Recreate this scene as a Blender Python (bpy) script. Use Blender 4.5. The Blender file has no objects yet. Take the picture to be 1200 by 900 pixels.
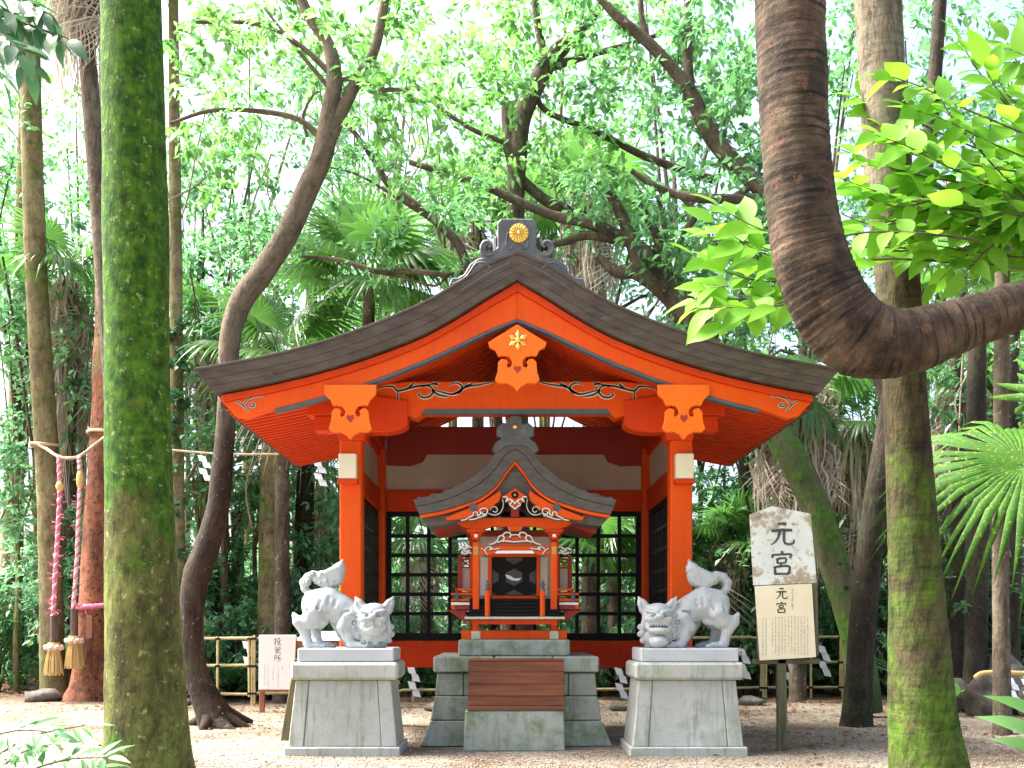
import bpy, bmesh, math, random
import numpy as np
from mathutils import Vector, Matrix, noise

R = random.Random(11)
NR = np.random.default_rng(5)
PI = math.pi
scene = bpy.context.scene
COL = scene.collection

# ------------------------------------------------------------------ camera, sky, sun, exposure
F, HX, HY, EYE, CX = 1280.0, 588.0, 735.0, 1.07, -0.129      # focal length in photo pixels, vanishing point, eye height
cam = bpy.data.cameras.new('camera')
cam.sensor_width = 36.0
cam.lens = 36.0 * F / 1200.0
cam.shift_x = (600 - HX) / 1200.0
cam.shift_y = (HY - 450) / 1200.0
cam.clip_end = 2000
co = bpy.data.objects.new('camera', cam)
COL.objects.link(co)
co.location = (CX, -10.0, EYE)
co.rotation_euler = (PI / 2, 0, 0)
scene.camera = co

SUN_EL, SUN_AZ = math.radians(54), math.radians(-76)      # azimuth from +Y (behind the shrine) towards +X
world = bpy.data.worlds.new('World')
scene.world = world
world.use_nodes = True
wn = world.node_tree.nodes
sky = wn.new('ShaderNodeTexSky')
sky.sky_type = 'NISHITA'
sky.sun_disc = False
sky.sun_elevation = SUN_EL
sky.sun_rotation = SUN_AZ
sky.dust_density = 7.0
sky.air_density = 0.7
sky.ozone_density = 0.6
bg = wn['Background']
bg.inputs['Strength'].default_value = 0.15
world.node_tree.links.new(sky.outputs[0], bg.inputs[0])
sl = bpy.data.lights.new('sun', 'SUN')
sl.energy = 4.2
sl.angle = math.radians(25)
sl.color = (1.0, 0.96, 0.88)
so = bpy.data.objects.new('sun', sl)
COL.objects.link(so)
sd = Vector((math.sin(SUN_AZ) * math.cos(SUN_EL), math.cos(SUN_AZ) * math.cos(SUN_EL), math.sin(SUN_EL)))
so.rotation_euler = (-sd).to_track_quat('-Z', 'Y').to_euler()
so.location = (0, 0, 30)
vs = scene.view_settings
vs.view_transform = 'Standard'
vs.look = 'None'
vs.gamma = 1.0
vs.exposure = 2.15
scene.cycles.max_bounces = 8
scene.cycles.use_denoising = True

# ------------------------------------------------------------------ helpers
def P(px, py, Y):
    """a point of the photograph at depth Y (the column plane of the hall is Y = 0)"""
    d = Y + 10.0
    return Vector((CX + (px - HX) * d / F, Y, EYE - (py - HY) * d / F))

def S(Y):
    return (Y + 10.0) / F

def GY(py):
    """depth of a point of the flat ground"""
    return EYE * F / (py - HY) - 10.0

def tag(o, label=None, cat=None, group=None, kind=None):
    if label: o['label'] = label
    if cat: o['category'] = cat
    if group: o['group'] = group
    if kind: o['kind'] = kind
    return o

def thing(name, loc, label, cat, group=None):
    o = bpy.data.objects.new(name, None)
    o.empty_display_size = 0.1
    COL.objects.link(o)
    o.location = loc
    return tag(o, label, cat, group)

def link(name, me, mat=None, parent=None, local=False):
    o = bpy.data.objects.new(name, me)
    COL.objects.link(o)
    if mat and not me.materials: me.materials.append(mat)
    if parent:
        o.parent = parent
        if not local:
            off = Vector(parent.location) if parent.type == 'EMPTY' else Vector((0, 0, 0))
            o.matrix_parent_inverse = Matrix.Translation(-off)
    return o

def np_mesh(name, V, Fc, smooth=False, uv=None):
    me = bpy.data.meshes.new(name)
    V = np.asarray(V, dtype=np.float32); Fc = np.asarray(Fc, dtype=np.int32)
    k = Fc.shape[1]
    me.vertices.add(len(V)); me.vertices.foreach_set('co', V.ravel())
    me.loops.add(Fc.size); me.loops.foreach_set('vertex_index', Fc.ravel())
    me.polygons.add(len(Fc))
    me.polygons.foreach_set('loop_start', np.arange(0, Fc.size, k, dtype=np.int32))
    if uv is not None:
        l = me.uv_layers.new(name='UVMap')
        l.data.foreach_set('uv', np.asarray(uv, dtype=np.float32).ravel())
    me.update(calc_edges=True)
    if smooth:
        me.polygons.foreach_set('use_smooth', np.ones(len(Fc), dtype=bool))
    return me

class MB:
    def __init__(s): s.v = []; s.f = []
    def add(s, vs, fs):
        b = len(s.v); s.v += [tuple(v) for v in vs]; s.f += [tuple(i + b for i in f) for f in fs]; return s
    def hexa(s, b, t):
        return s.add(list(b) + list(t), [(3, 2, 1, 0), (4, 5, 6, 7), (0, 1, 5, 4), (1, 2, 6, 5), (2, 3, 7, 6), (3, 0, 4, 7)])
    def box(s, x0, x1, y0, y1, z0, z1):
        return s.hexa([(x0, y0, z0), (x1, y0, z0), (x1, y1, z0), (x0, y1, z0)], [(x0, y0, z1), (x1, y0, z1), (x1, y1, z1), (x0, y1, z1)])
    def prism(s, pts, y0, y1):
        """polygon in x,z extruded along y"""
        n = len(pts)
        vs = [(x, y0, z) for x, z in pts] + [(x, y1, z) for x, z in pts]
        return s.add(vs, [tuple(range(n)), tuple(range(2 * n - 1, n - 1, -1))] + [((i + 1) % n, i, n + i, n + (i + 1) % n) for i in range(n)])
    def tube(s, pts, rad, n=8, caps=True, twist=0.0):
        pts = [Vector(p) for p in pts]
        if not hasattr(rad, '__len__'): rad = [rad] * len(pts)
        vs = []; fs = []
        ref = None
        for i, p in enumerate(pts):
            t = (pts[min(i + 1, len(pts) - 1)] - pts[max(i - 1, 0)]).normalized()
            if ref is None: ref = t.orthogonal().normalized()
            ref = (ref - t * ref.dot(t)).normalized(); b = t.cross(ref)
            for k in range(n):
                a = 2 * PI * k / n + twist * i
                vs.append(p + (ref * math.cos(a) + b * math.sin(a)) * rad[i])
        for i in range(len(pts) - 1):
            for k in range(n):
                a = i * n + k; c = i * n + (k + 1) % n
                fs.append((a, c, c + n, a + n))
        if caps:
            fs.append(tuple(range(n - 1, -1, -1))); fs.append(tuple((len(pts) - 1) * n + k for k in range(n)))
        return s.add(vs, fs)
    def ball(s, c, r, n=8, m=6):
        c = Vector(c); rx, ry, rz = r if hasattr(r, '__len__') else (r, r, r)
        vs = []; fs = []
        for j in range(1, m):
            t = PI * j / m
            for i in range(n):
                a = 2 * PI * i / n
                vs.append(c + Vector((rx * math.sin(t) * math.cos(a), ry * math.sin(t) * math.sin(a), rz * math.cos(t))))
        vs += [c + Vector((0, 0, rz)), c - Vector((0, 0, rz))]
        for j in range(m - 2):
            for i in range(n):
                a = j * n + i; b = j * n + (i + 1) % n
                fs.append((a, a + n, b + n, b))
        T = len(vs) - 2
        for i in range(n):
            fs.append((T, i, (i + 1) % n)); fs.append((T + 1, (m - 2) * n + (i + 1) % n, (m - 2) * n + i))
        return s.add(vs, fs)
    def mesh(s, name, smooth=False):
        me = bpy.data.meshes.new(name); me.from_pydata(s.v, [], s.f)
        bm = bmesh.new(); bm.from_mesh(me); bmesh.ops.recalc_face_normals(bm, faces=bm.faces); bm.to_mesh(me); bm.free()
        if smooth: me.polygons.foreach_set('use_smooth', np.ones(len(me.polygons), dtype=bool))
        return me
    def build(s, name, mat, parent=None, bevel=0.0, smooth=False, local=False):
        o = link(name, s.mesh(name, smooth), mat, parent, local)
        if bevel:
            m = o.modifiers.new('bevel', 'BEVEL'); m.width = bevel; m.segments = 1; m.limit_method = 'ANGLE'; m.angle_limit = math.radians(40)
        return o

def spline(pts, n):
    """Catmull-Rom through tuples of any size, n samples per span"""
    out = []
    m = len(pts)
    for i in range(m - 1):
        p0 = np.array(pts[max(i - 1, 0)], float); p1 = np.array(pts[i], float); p2 = np.array(pts[i + 1], float); p3 = np.array(pts[min(i + 2, m - 1)], float)
        for k in range(n):
            t = k / n
            out.append(0.5 * (2 * p1 + (p2 - p0) * t + (2 * p0 - 5 * p1 + 4 * p2 - p3) * t * t + (3 * p1 - p0 - 3 * p2 + p3) * t ** 3))
    out.append(np.array(pts[-1], float))
    return [tuple(q) for q in out]

# ------------------------------------------------------------------ materials
def new_mat(name):
    m = bpy.data.materials.new(name); m.use_nodes = True
    return m, m.node_tree.nodes, m.node_tree.links, m.node_tree.nodes['Principled BSDF']

def ramp(n, stops):
    r = n.new('ShaderNodeValToRGB')
    e = r.color_ramp.elements
    while len(e) < len(stops): e.new(0.5)
    for i, (p, c) in enumerate(stops):
        e[i].position = p; e[i].color = (c[0], c[1], c[2], 1)
    return r

def coords(n, l, src='Object', scale=(1, 1, 1)):
    t = n.new('ShaderNodeTexCoord'); mp = n.new('ShaderNodeMapping'); mp.inputs['Scale'].default_value = scale
    l.new(t.outputs[src], mp.inputs[0]); return mp.outputs[0]

def tex(n, l, vec, scale, detail=6, rough=0.6):
    t = n.new('ShaderNodeTexNoise'); t.inputs['Scale'].default_value = scale; t.inputs['Detail'].default_value = detail; t.inputs['Roughness'].default_value = rough
    l.new(vec, t.inputs['Vector']); return t

def M(name, stops, scale=5.0, rough=0.6, bump=0.15, bscale=60.0, src='Object', stretch=(1, 1, 1), metallic=0.0, spec=0.5, fine=None, dist=0.01):
    """colour from a noise ramp; optional fine = (colour, scale, lo, hi, amount) speckle on top; bump noise"""
    m, n, l, b = new_mat(name)
    v = coords(n, l, src, stretch)
    t = tex(n, l, v, scale)
    if len(stops) == 1: stops = [(0.0, stops[0]), (1.0, stops[0])]
    elif not isinstance(stops[0][0], (int, float)) or len(stops[0]) == 3: stops = [(0.32 + 0.36 * i / (len(stops) - 1), c) for i, c in enumerate(stops)]
    r = ramp(n, stops); l.new(t.outputs[0], r.inputs[0])
    colr = r.outputs[0]
    for fc in ([fine] if fine and not isinstance(fine, list) else (fine or [])):
        t2 = tex(n, l, coords(n, l, src, fc[5]) if len(fc) > 5 else v, fc[1], 4, 0.7)
        mr = n.new('ShaderNodeMapRange'); mr.inputs[1].default_value = fc[2]; mr.inputs[2].default_value = fc[3]; mr.inputs[4].default_value = fc[4]
        l.new(t2.outputs[0], mr.inputs[0])
        mx = n.new('ShaderNodeMix'); mx.data_type = 'RGBA'; mx.inputs[7].default_value = (*fc[0], 1)
        l.new(mr.outputs[0], mx.inputs[0]); l.new(colr, mx.inputs[6]); colr = mx.outputs[2]
    l.new(colr, b.inputs['Base Color'])
    b.inputs['Roughness'].default_value = rough; b.inputs['Metallic'].default_value = metallic; b.inputs['Specular IOR Level'].default_value = spec
    if bump:
        t3 = tex(n, l, v, bscale, 5, 0.65)
        bp = n.new('ShaderNodeBump'); bp.inputs['Strength'].default_value = bump; bp.inputs['Distance'].default_value = dist
        l.new(t3.outputs[0], bp.inputs['Height']); l.new(bp.outputs[0], b.inputs['Normal'])
    return m

def LEAF(name, stops, trans, amount=0.45, rough=0.35, spec=0.6):
    m, n, l, b = new_mat(name)
    g = n.new('ShaderNodeNewGeometry')
    oi = n.new('ShaderNodeObjectInfo')
    ad = n.new('ShaderNodeMath'); ad.operation = 'ADD'; l.new(g.outputs['Random Per Island'], ad.inputs[0]); l.new(oi.outputs['Random'], ad.inputs[1])
    fr = n.new('ShaderNodeMath'); fr.operation = 'FRACT'; l.new(ad.outputs[0], fr.inputs[0])
    r = ramp(n, [(i / max(1, len(stops) - 1), c) for i, c in enumerate(stops)])
    l.new(fr.outputs[0], r.inputs[0]); l.new(r.outputs[0], b.inputs['Base Color'])
    b.inputs['Roughness'].default_value = rough; b.inputs['Specular IOR Level'].default_value = spec
    v = coords(n, l); t = tex(n, l, v, 25, 3)
    bp = n.new('ShaderNodeBump'); bp.inputs['Strength'].default_value = 0.25; bp.inputs['Distance'].default_value = 0.01
    l.new(t.outputs[0], bp.inputs['Height']); l.new(bp.outputs[0], b.inputs['Normal'])
    tr = n.new('ShaderNodeBsdfTranslucent')
    mx2 = n.new('ShaderNodeMix'); mx2.data_type = 'RGBA'; mx2.blend_type = 'MULTIPLY'; mx2.inputs[0].default_value = 0.0
    hs = n.new('ShaderNodeHueSaturation'); hs.inputs['Value'].default_value = trans; hs.inputs['Hue'].default_value = 0.5
    l.new(r.outputs[0], hs.inputs['Color']); l.new(hs.outputs[0], tr.inputs['Color'])
    ms = n.new('ShaderNodeMixShader'); ms.inputs[0].default_value = amount
    l.new(b.outputs[0], ms.inputs[1]); l.new(tr.outputs[0], ms.inputs[2]); l.new(ms.outputs[0], n['Material Output'].inputs[0])
    return m

def BARK(name, stops, moss=None, moss_lo=0.5, moss_hi=0.6, ringy=0.0, zgrad=None, bump=0.6, lichen=None, scale=3.0, stretch=(1, 1, 0.35), fiss=0.0, fsc=(14, 2.2), upper=None):
    """bark colour by noise, moss patches by noise (optionally more with height), lichen flecks, and cracks"""
    m, n, l, b = new_mat(name)
    v = coords(n, l, 'Object', stretch); vo = coords(n, l, 'Object')
    vu = coords(n, l, 'UV', (3, 1, 1))
    t = tex(n, l, v, scale, 8, 0.7)
    r = ramp(n, [(0.36 + 0.28 * i / (len(stops) - 1), c) for i, c in enumerate(stops)]); l.new(t.outputs[0], r.inputs[0])
    colr = r.outputs[0]
    if upper:
        sx = n.new('ShaderNodeSeparateXYZ'); l.new(vo, sx.inputs[0])
        tz = tex(n, l, vo, 1.5, 4); az_ = n.new('ShaderNodeMath'); az_.operation = 'MULTIPLY_ADD'; az_.inputs[1].default_value = 1.2; l.new(tz.outputs[0], az_.inputs[0]); l.new(sx.outputs['Z'], az_.inputs[2])
        mr = n.new('ShaderNodeMapRange'); mr.inputs[1].default_value = upper[1]; mr.inputs[2].default_value = upper[2]; l.new(az_.outputs[0], mr.inputs[0])
        mx = n.new('ShaderNodeMix'); mx.data_type = 'RGBA'; mx.inputs[7].default_value = (*upper[0], 1); l.new(mr.outputs[0], mx.inputs[0]); l.new(colr, mx.inputs[6]); colr = mx.outputs[2]
    if moss:
        t2 = tex(n, l, vo, 2.2, 9, 0.72)
        src = t2.outputs[0]
        if zgrad:
            sx = n.new('ShaderNodeSeparateXYZ'); l.new(vo, sx.inputs[0])
            mr = n.new('ShaderNodeMapRange'); mr.inputs[1].default_value = zgrad[0]; mr.inputs[2].default_value = zgrad[1]; mr.inputs[3].default_value = zgrad[2]; mr.inputs[4].default_value = zgrad[3]
            l.new(sx.outputs['Z'], mr.inputs[0])
            a = n.new('ShaderNodeMath'); a.operation = 'ADD'; l.new(src, a.inputs[0]); l.new(mr.outputs[0], a.inputs[1]); src = a.outputs[0]
        mr2 = n.new('ShaderNodeMapRange'); mr2.inputs[1].default_value = moss_lo; mr2.inputs[2].default_value = moss_hi; l.new(src, mr2.inputs[0])
        t4 = tex(n, l, vo, 14, 5); r4 = ramp(n, [(0.35, moss[0]), (0.65, moss[1])]); l.new(t4.outputs[0], r4.inputs[0])
        mx = n.new('ShaderNodeMix'); mx.data_type = 'RGBA'; l.new(mr2.outputs[0], mx.inputs[0]); l.new(colr, mx.inputs[6]); l.new(r4.outputs[0], mx.inputs[7]); colr = mx.outputs[2]
    if lichen:
        t5 = tex(n, l, vo, lichen[1], 4, 0.7)
        mr3 = n.new('ShaderNodeMapRange'); mr3.inputs[1].default_value = lichen[2]; mr3.inputs[2].default_value = lichen[2] + 0.05; l.new(t5.outputs[0], mr3.inputs[0])
        mx = n.new('ShaderNodeMix'); mx.data_type = 'RGBA'; mx.inputs[7].default_value = (*lichen[0], 1); l.new(mr3.outputs[0], mx.inputs[0]); l.new(colr, mx.inputs[6]); colr = mx.outputs[2]
    if ringy:
        t6 = tex(n, l, coords(n, l, 'UV', (2.2, 30, 1)), 1.0, 6, 0.7)
        r6 = ramp(n, [(0.36, (1 - ringy,) * 3), (0.50, (1, 1, 1)), (0.75, (1, 1, 1))]); l.new(t6.outputs[0], r6.inputs[0])
        mx = n.new('ShaderNodeMix'); mx.data_type = 'RGBA'; mx.blend_type = 'MULTIPLY'; mx.inputs[0].default_value = 1.0; l.new(colr, mx.inputs[6]); l.new(r6.outputs[0], mx.inputs[7]); colr = mx.outputs[2]
    if fiss:
        for sc_, lo_, hi_, am in (((fsc[0], fsc[1], 1), 0.36, 0.52, fiss), ((fsc[0] * 0.45, fsc[1] * 1.6, 1), 0.40, 0.50, fiss * 0.7)):
            t8 = tex(n, l, coords(n, l, 'UV', sc_), 1.0, 7, 0.75)
            r8 = ramp(n, [(lo_, (1 - am,) * 3), (hi_, (1, 1, 1)), (0.8, (1.0, 1.0, 1.0))]); l.new(t8.outputs[0], r8.inputs[0])
            mx = n.new('ShaderNodeMix'); mx.data_type = 'RGBA'; mx.blend_type = 'MULTIPLY'; mx.inputs[0].default_value = 1.0; l.new(colr, mx.inputs[6]); l.new(r8.outputs[0], mx.inputs[7]); colr = mx.outputs[2]
    l.new(colr, b.inputs['Base Color']); b.inputs['Roughness'].default_value = 0.9; b.inputs['Specular IOR Level'].default_value = 0.25
    t7 = tex(n, l, v, 28, 6, 0.7)
    bp = n.new('ShaderNodeBump'); bp.inputs['Strength'].default_value = bump; bp.inputs['Distance'].default_value = 0.03
    l.new(t7.outputs[0], bp.inputs['Height']); l.new(bp.outputs[0], b.inputs['Normal'])
    return m

VERM = M('vermilion_paint', [(0.64, 0.068, 0.0015), (0.74, 0.092, 0.002)], 2.0, 0.55, 0.12, 60, spec=0.22, stretch=(1, 1, 0.6), fine=[((0.40, 0.04, 0.006), 6, 0.54, 0.8, 0.5), ((0.80, 0.13, 0.02), 3, 0.55, 0.75, 0.35), ((0.25, 0.05, 0.02), 34, 0.63, 0.75, 0.35), ((0.42, 0.035, 0.003), 7, 0.50, 0.74, 0.28, (5, 5, 0.3))])
VERM_B = M('vermilion_deep', [(0.55, 0.042, 0.003), (0.64, 0.056, 0.004)], 2.5, 0.6, 0.12, 60, spec=0.22, fine=[((0.32, 0.03, 0.006), 8, 0.54, 0.8, 0.5), ((0.22, 0.04, 0.015), 30, 0.62, 0.74, 0.4), ((0.34, 0.025, 0.003), 7, 0.50, 0.74, 0.28, (5, 5, 0.3))])  # deeper, redder tone of the vermilion
ORANGE = M('orange_paint', [(0.74, 0.135, 0.006), (0.80, 0.16, 0.008)], 3.0, 0.5, 0.08, 90, spec=0.25, fine=((0.55, 0.08, 0.006), 8, 0.55, 0.78, 0.5))
DRED = M('shaded_red_paint', [(0.26, 0.016, 0.006), (0.33, 0.022, 0.008)], 3.0, 0.6, 0.06, 70)  # red darkened in its colour for the dim light under the roofs
COPPER = M('weathered_copper', [(0.048, 0.038, 0.029), (0.072, 0.057, 0.043), (0.090, 0.076, 0.060)], 5.0, 0.65, 0.4, 30, stretch=(1, 1, 3), spec=0.25, fine=((0.10, 0.13, 0.11), 6, 0.56, 0.72, 0.6))
ORN = M('patina_metal', [(0.055, 0.062, 0.066), (0.085, 0.098, 0.104)], 6.0, 0.5, 0.2, 40, spec=0.5, fine=((0.16, 0.24, 0.24), 9, 0.55, 0.7, 0.5))
TRIM = M('blue_grey_trim', [(0.045, 0.075, 0.09), (0.07, 0.11, 0.13)], 8, 0.5, 0.05)
GREENINK = M('dark_green_line', [(0.012, 0.035, 0.032), (0.02, 0.055, 0.05)], 20, 0.5, 0)
WHITEINK = M('white_line', [(0.72, 0.72, 0.62), (0.8, 0.8, 0.7)], 20, 0.6, 0)
GOLD = M('gold', [(0.78, 0.52, 0.10), (0.85, 0.62, 0.18)], 20, 0.32, 0.1, 60, metallic=0.75)
BRASS = M('tarnished_brass', [(0.42, 0.25, 0.05), (0.55, 0.36, 0.09)], 30, 0.4, 0.1, 80, metallic=0.6)
PLASTER = M('cream_plaster', [(0.50, 0.46, 0.38), (0.58, 0.54, 0.46)], 3, 0.9, 0.1, 120, fine=((0.36, 0.33, 0.27), 5, 0.55, 0.75, 0.4))
BLACK = M('black_lacquer', [(0.004, 0.0045, 0.005), (0.008, 0.0085, 0.009)], 8, 0.5, 0.05, spec=0.15)
CREAMBOX = M('pale_lamp_panel', [(0.70, 0.72, 0.52), (0.76, 0.78, 0.60)], 10, 0.5, 0.05)
MINIROOF = M('shingle_grey', [(0.058, 0.057, 0.050), (0.088, 0.084, 0.074), (0.10, 0.10, 0.09)], 9, 0.8, 0.35, 60, stretch=(1, 1, 3), fine=((0.14, 0.18, 0.16), 8, 0.58, 0.72, 0.5))
GRANITE = M('grey_granite', [(0.31, 0.335, 0.305), (0.43, 0.455, 0.42)], 2.0, 0.75, 0.2, 220, dist=0.004, fine=[((0.10, 0.12, 0.12), 190, 0.56, 0.66, 0.65), ((0.72, 0.74, 0.73), 150, 0.58, 0.68, 0.6), ((0.20, 0.26, 0.13), 3.2, 0.50, 0.72, 0.65), ((0.62, 0.66, 0.66), 1.7, 0.56, 0.70, 0.5), ((0.16, 0.17, 0.14), 11, 0.60, 0.74, 0.5), ((0.12, 0.14, 0.10), 6, 0.52, 0.70, 0.6, (3, 3, 0.22))])
GRANITE_L = M('pale_granite', [(0.36, 0.40, 0.43), (0.46, 0.50, 0.52)], 2.0, 0.7, 0.2, 220, dist=0.004, fine=[((0.22, 0.25, 0.27), 200, 0.57, 0.67, 0.55), ((0.8, 0.82, 0.83), 160, 0.58, 0.68, 0.5)])
GRANITE_M = M('mossy_granite', [(0.24, 0.275, 0.225), (0.36, 0.385, 0.325)], 2.4, 0.85, 0.25, 160, dist=0.005, fine=[((0.07, 0.09, 0.08), 170, 0.56, 0.66, 0.6), ((0.5, 0.54, 0.5), 150, 0.60, 0.70, 0.5), ((0.085, 0.15, 0.045), 4.0, 0.47, 0.66, 0.75), ((0.10, 0.11, 0.09), 12, 0.58, 0.74, 0.5), ((0.07, 0.085, 0.06), 6, 0.52, 0.72, 0.6, (3, 3, 0.25))])
STATUE = M('carved_pale_granite', [(0.33, 0.37, 0.385), (0.45, 0.49, 0.50)], 3.0, 0.6, 0.2, 180, dist=0.004, fine=[((0.20, 0.23, 0.24), 210, 0.56, 0.68, 0.5), ((0.25, 0.31, 0.24), 6, 0.52, 0.74, 0.55), ((0.15, 0.17, 0.15), 13, 0.58, 0.74, 0.55), ((0.13, 0.16, 0.12), 9, 0.54, 0.72, 0.5, (2.5, 2.5, 0.5))])
CEDAR = M('red_cedar', [(0.085, 0.022, 0.007), (0.15, 0.042, 0.014), (0.21, 0.068, 0.024)], 1.6, 0.6, 0.25, 40, stretch=(1.2, 6, 14))
DARKWOOD = M('weathered_timber', [(0.05, 0.045, 0.03), (0.10, 0.10, 0.055), (0.15, 0.12, 0.07)], 4, 0.9, 0.4, 40, stretch=(5, 5, 0.6), fine=((0.05, 0.10, 0.03), 4, 0.5, 0.7, 0.6))
SIGNWOOD = M('brown_sign_wood', [(0.20, 0.075, 0.035), (0.30, 0.12, 0.06)], 3, 0.7, 0.2, 30, stretch=(4, 4, 0.8))
SIGNWHITE = M('peeling_white_paint', [(0.62, 0.68, 0.66), (0.76, 0.80, 0.77)], 3, 0.7, 0.25, 40, fine=[((0.30, 0.23, 0.13), 4.2, 0.50, 0.58, 0.8), ((0.14, 0.13, 0.06), 15, 0.57, 0.66, 0.75)])
PAPER = M('sign_paper', [(0.74, 0.68, 0.48), (0.80, 0.74, 0.54)], 6, 0.6, 0.03)
PAPERW = M('white_board', [(0.80, 0.80, 0.77), (0.84, 0.84, 0.82)], 6, 0.6, 0.03)
SHIDE = M('white_paper', [(0.82, 0.83, 0.84), (0.86, 0.87, 0.88)], 6, 0.8, 0.05)
INK = M('black_ink', [(0.015, 0.015, 0.016), (0.03, 0.03, 0.03)], 20, 0.6, 0)
INKFADE = M('faded_ink', [(0.03, 0.04, 0.045), (0.10, 0.11, 0.11)], 30, 0.8, 0)
BAMBOO = M('pale_bamboo', [(0.52, 0.41, 0.17), (0.62, 0.52, 0.25), (0.50, 0.46, 0.22)], 6, 0.45, 0.1, 60, stretch=(1, 1, 1), fine=((0.25, 0.18, 0.08), 16, 0.58, 0.7, 0.6))
TIE = M('black_twine', [(0.012, 0.011, 0.010), (0.02, 0.018, 0.016)], 20, 0.9, 0.2)
STRAW = M('straw', [(0.55, 0.36, 0.12), (0.70, 0.52, 0.22)], 30, 0.85, 0.4, 150, stretch=(6, 6, 0.5))
PINK = M('pink_cloth', [(0.60, 0.09, 0.20), (0.70, 0.24, 0.34)], 40, 0.8, 0.3, 120)
PALEPINK = M('pale_rope', [(0.66, 0.48, 0.44), (0.74, 0.62, 0.56)], 40, 0.85, 0.3, 120)
ROPE = M('hemp_rope', [(0.48, 0.38, 0.22), (0.62, 0.52, 0.34)], 40, 0.9, 0.4, 120)
ROCK = M('dark_rock', [(0.04, 0.036, 0.03), (0.10, 0.09, 0.075), (0.22, 0.20, 0.17)], 4, 0.9, 0.8, 20, fine=((0.06, 0.10, 0.03), 5, 0.55, 0.7, 0.5))
PEB = M('pebble', [(0.36, 0.31, 0.26), (0.56, 0.50, 0.43)], 9, 0.85, 0.1, 90)
DEADLEAF = LEAF('dead_leaf', [(0.10, 0.045, 0.02), (0.20, 0.10, 0.05), (0.32, 0.20, 0.10), (0.14, 0.07, 0.04)], 1.0, 0.2, 0.8, 0.2)
THATCH = LEAF('dry_palm_frond', [(0.36, 0.30, 0.23), (0.52, 0.46, 0.38), (0.64, 0.58, 0.50), (0.24, 0.18, 0.12)], 1.1, 0.25, 0.8, 0.2)
LF_MID = LEAF('leaf_mid_green', [(0.055, 0.17, 0.05), (0.08, 0.22, 0.06), (0.13, 0.30, 0.12), (0.065, 0.19, 0.085)], 1.7, 0.42, 0.4, 0.7)
LF_LIGHT = LEAF('leaf_light_green', [(0.075, 0.20, 0.04), (0.11, 0.27, 0.05), (0.15, 0.31, 0.10), (0.09, 0.23, 0.09)], 1.7, 0.5, 0.4, 0.7)
LF_DARK = LEAF('leaf_dark_gloss', [(0.035, 0.115, 0.042), (0.05, 0.15, 0.06), (0.07, 0.18, 0.06), (0.05, 0.15, 0.085)], 1.6, 0.35, 0.4, 0.55)
LF_MINT = LEAF('leaf_mint', [(0.10, 0.27, 0.11), (0.16, 0.36, 0.18), (0.24, 0.44, 0.27), (0.13, 0.32, 0.09)], 1.5, 0.4, 0.4, 0.8)
LF_LIME = LEAF('leaf_lime', [(0.115, 0.30, 0.018), (0.15, 0.365, 0.022), (0.18, 0.40, 0.028), (0.13, 0.33, 0.028)], 1.4, 0.5, 0.55, 0.35)
LF_PALM = LEAF('palm_leaf', [(0.05, 0.14, 0.025), (0.07, 0.18, 0.03), (0.06, 0.15, 0.04)], 1.9, 0.45, 0.3, 0.8)
LF_BIGPALM = M('fan_leaf', [(0.020, 0.070, 0.008), (0.036, 0.105, 0.011)], 5, 0.6, 0.1, 60, spec=0.12, fine=((0.30, 0.30, 0.03), 40, 0.58, 0.66, 0.7))
BK_MOSS = BARK('mossy_bark', [(0.06, 0.054, 0.018), (0.105, 0.110, 0.028), (0.16, 0.185, 0.045), (0.125, 0.175, 0.036)], [(0.016, 0.070, 0.003), (0.075, 0.19, 0.009)], 0.55, 0.67, zgrad=(1.3, 2.8, 0.0, 0.34), lichen=((0.24, 0.30, 0.10), 17, 0.60), bump=1.0, fiss=0.55, fsc=(20, 6))
BK_RIGHT = BARK('palm_bark', [(0.036, 0.030, 0.014), (0.070, 0.058, 0.026), (0.115, 0.100, 0.046)], [(0.05, 0.115, 0.008), (0.11, 0.20, 0.018)], 0.46, 0.64, zgrad=(0.0, 4.0, 0.10, -0.10), lichen=((0.13, 0.06, 0.03), 8, 0.63), bump=1.0, fiss=0.6, fsc=(16, 3.5), upper=((0.20, 0.175, 0.12), 4.0, 4.8), ringy=0.35)
BK_BENT = BARK('ringed_palm_bark', [(0.018, 0.014, 0.010), (0.050, 0.035, 0.023), (0.095, 0.066, 0.044), (0.17, 0.122, 0.085)], [(0.04, 0.05, 0.018), (0.07, 0.08, 0.035)], 0.54, 0.68, ringy=0.82, bump=0.9, scale=2.6, stretch=(1, 1, 1), lichen=((0.115, 0.062, 0.04), 7, 0.60))
BK_GREY = BARK('smooth_grey_bark', [(0.06, 0.046, 0.033), (0.12, 0.095, 0.068), (0.20, 0.165, 0.12)], [(0.06, 0.09, 0.03), (0.10, 0.13, 0.05)], 0.56, 0.72, lichen=((0.34, 0.34, 0.28), 14, 0.62), bump=0.8, fiss=0.5, fsc=(18, 4))
BK_DARK = BARK('dark_bark', [(0.045, 0.035, 0.026), (0.09, 0.07, 0.052), (0.16, 0.13, 0.095)], [(0.03, 0.06, 0.015), (0.06, 0.09, 0.03)], 0.54, 0.70, lichen=((0.26, 0.26, 0.22), 30, 0.66), bump=0.9, fiss=0.5, fsc=(18, 5))
BK_CROOK = BARK('crooked_tree_bark', [(0.020, 0.015, 0.011), (0.045, 0.034, 0.025), (0.075, 0.058, 0.043)], [(0.03, 0.05, 0.014), (0.06, 0.085, 0.03)], 0.58, 0.74, lichen=((0.24, 0.23, 0.18), 15, 0.63), bump=1.0, fiss=0.5, fsc=(18, 4), upper=((0.17, 0.135, 0.098), 3.6, 4.6))
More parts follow.
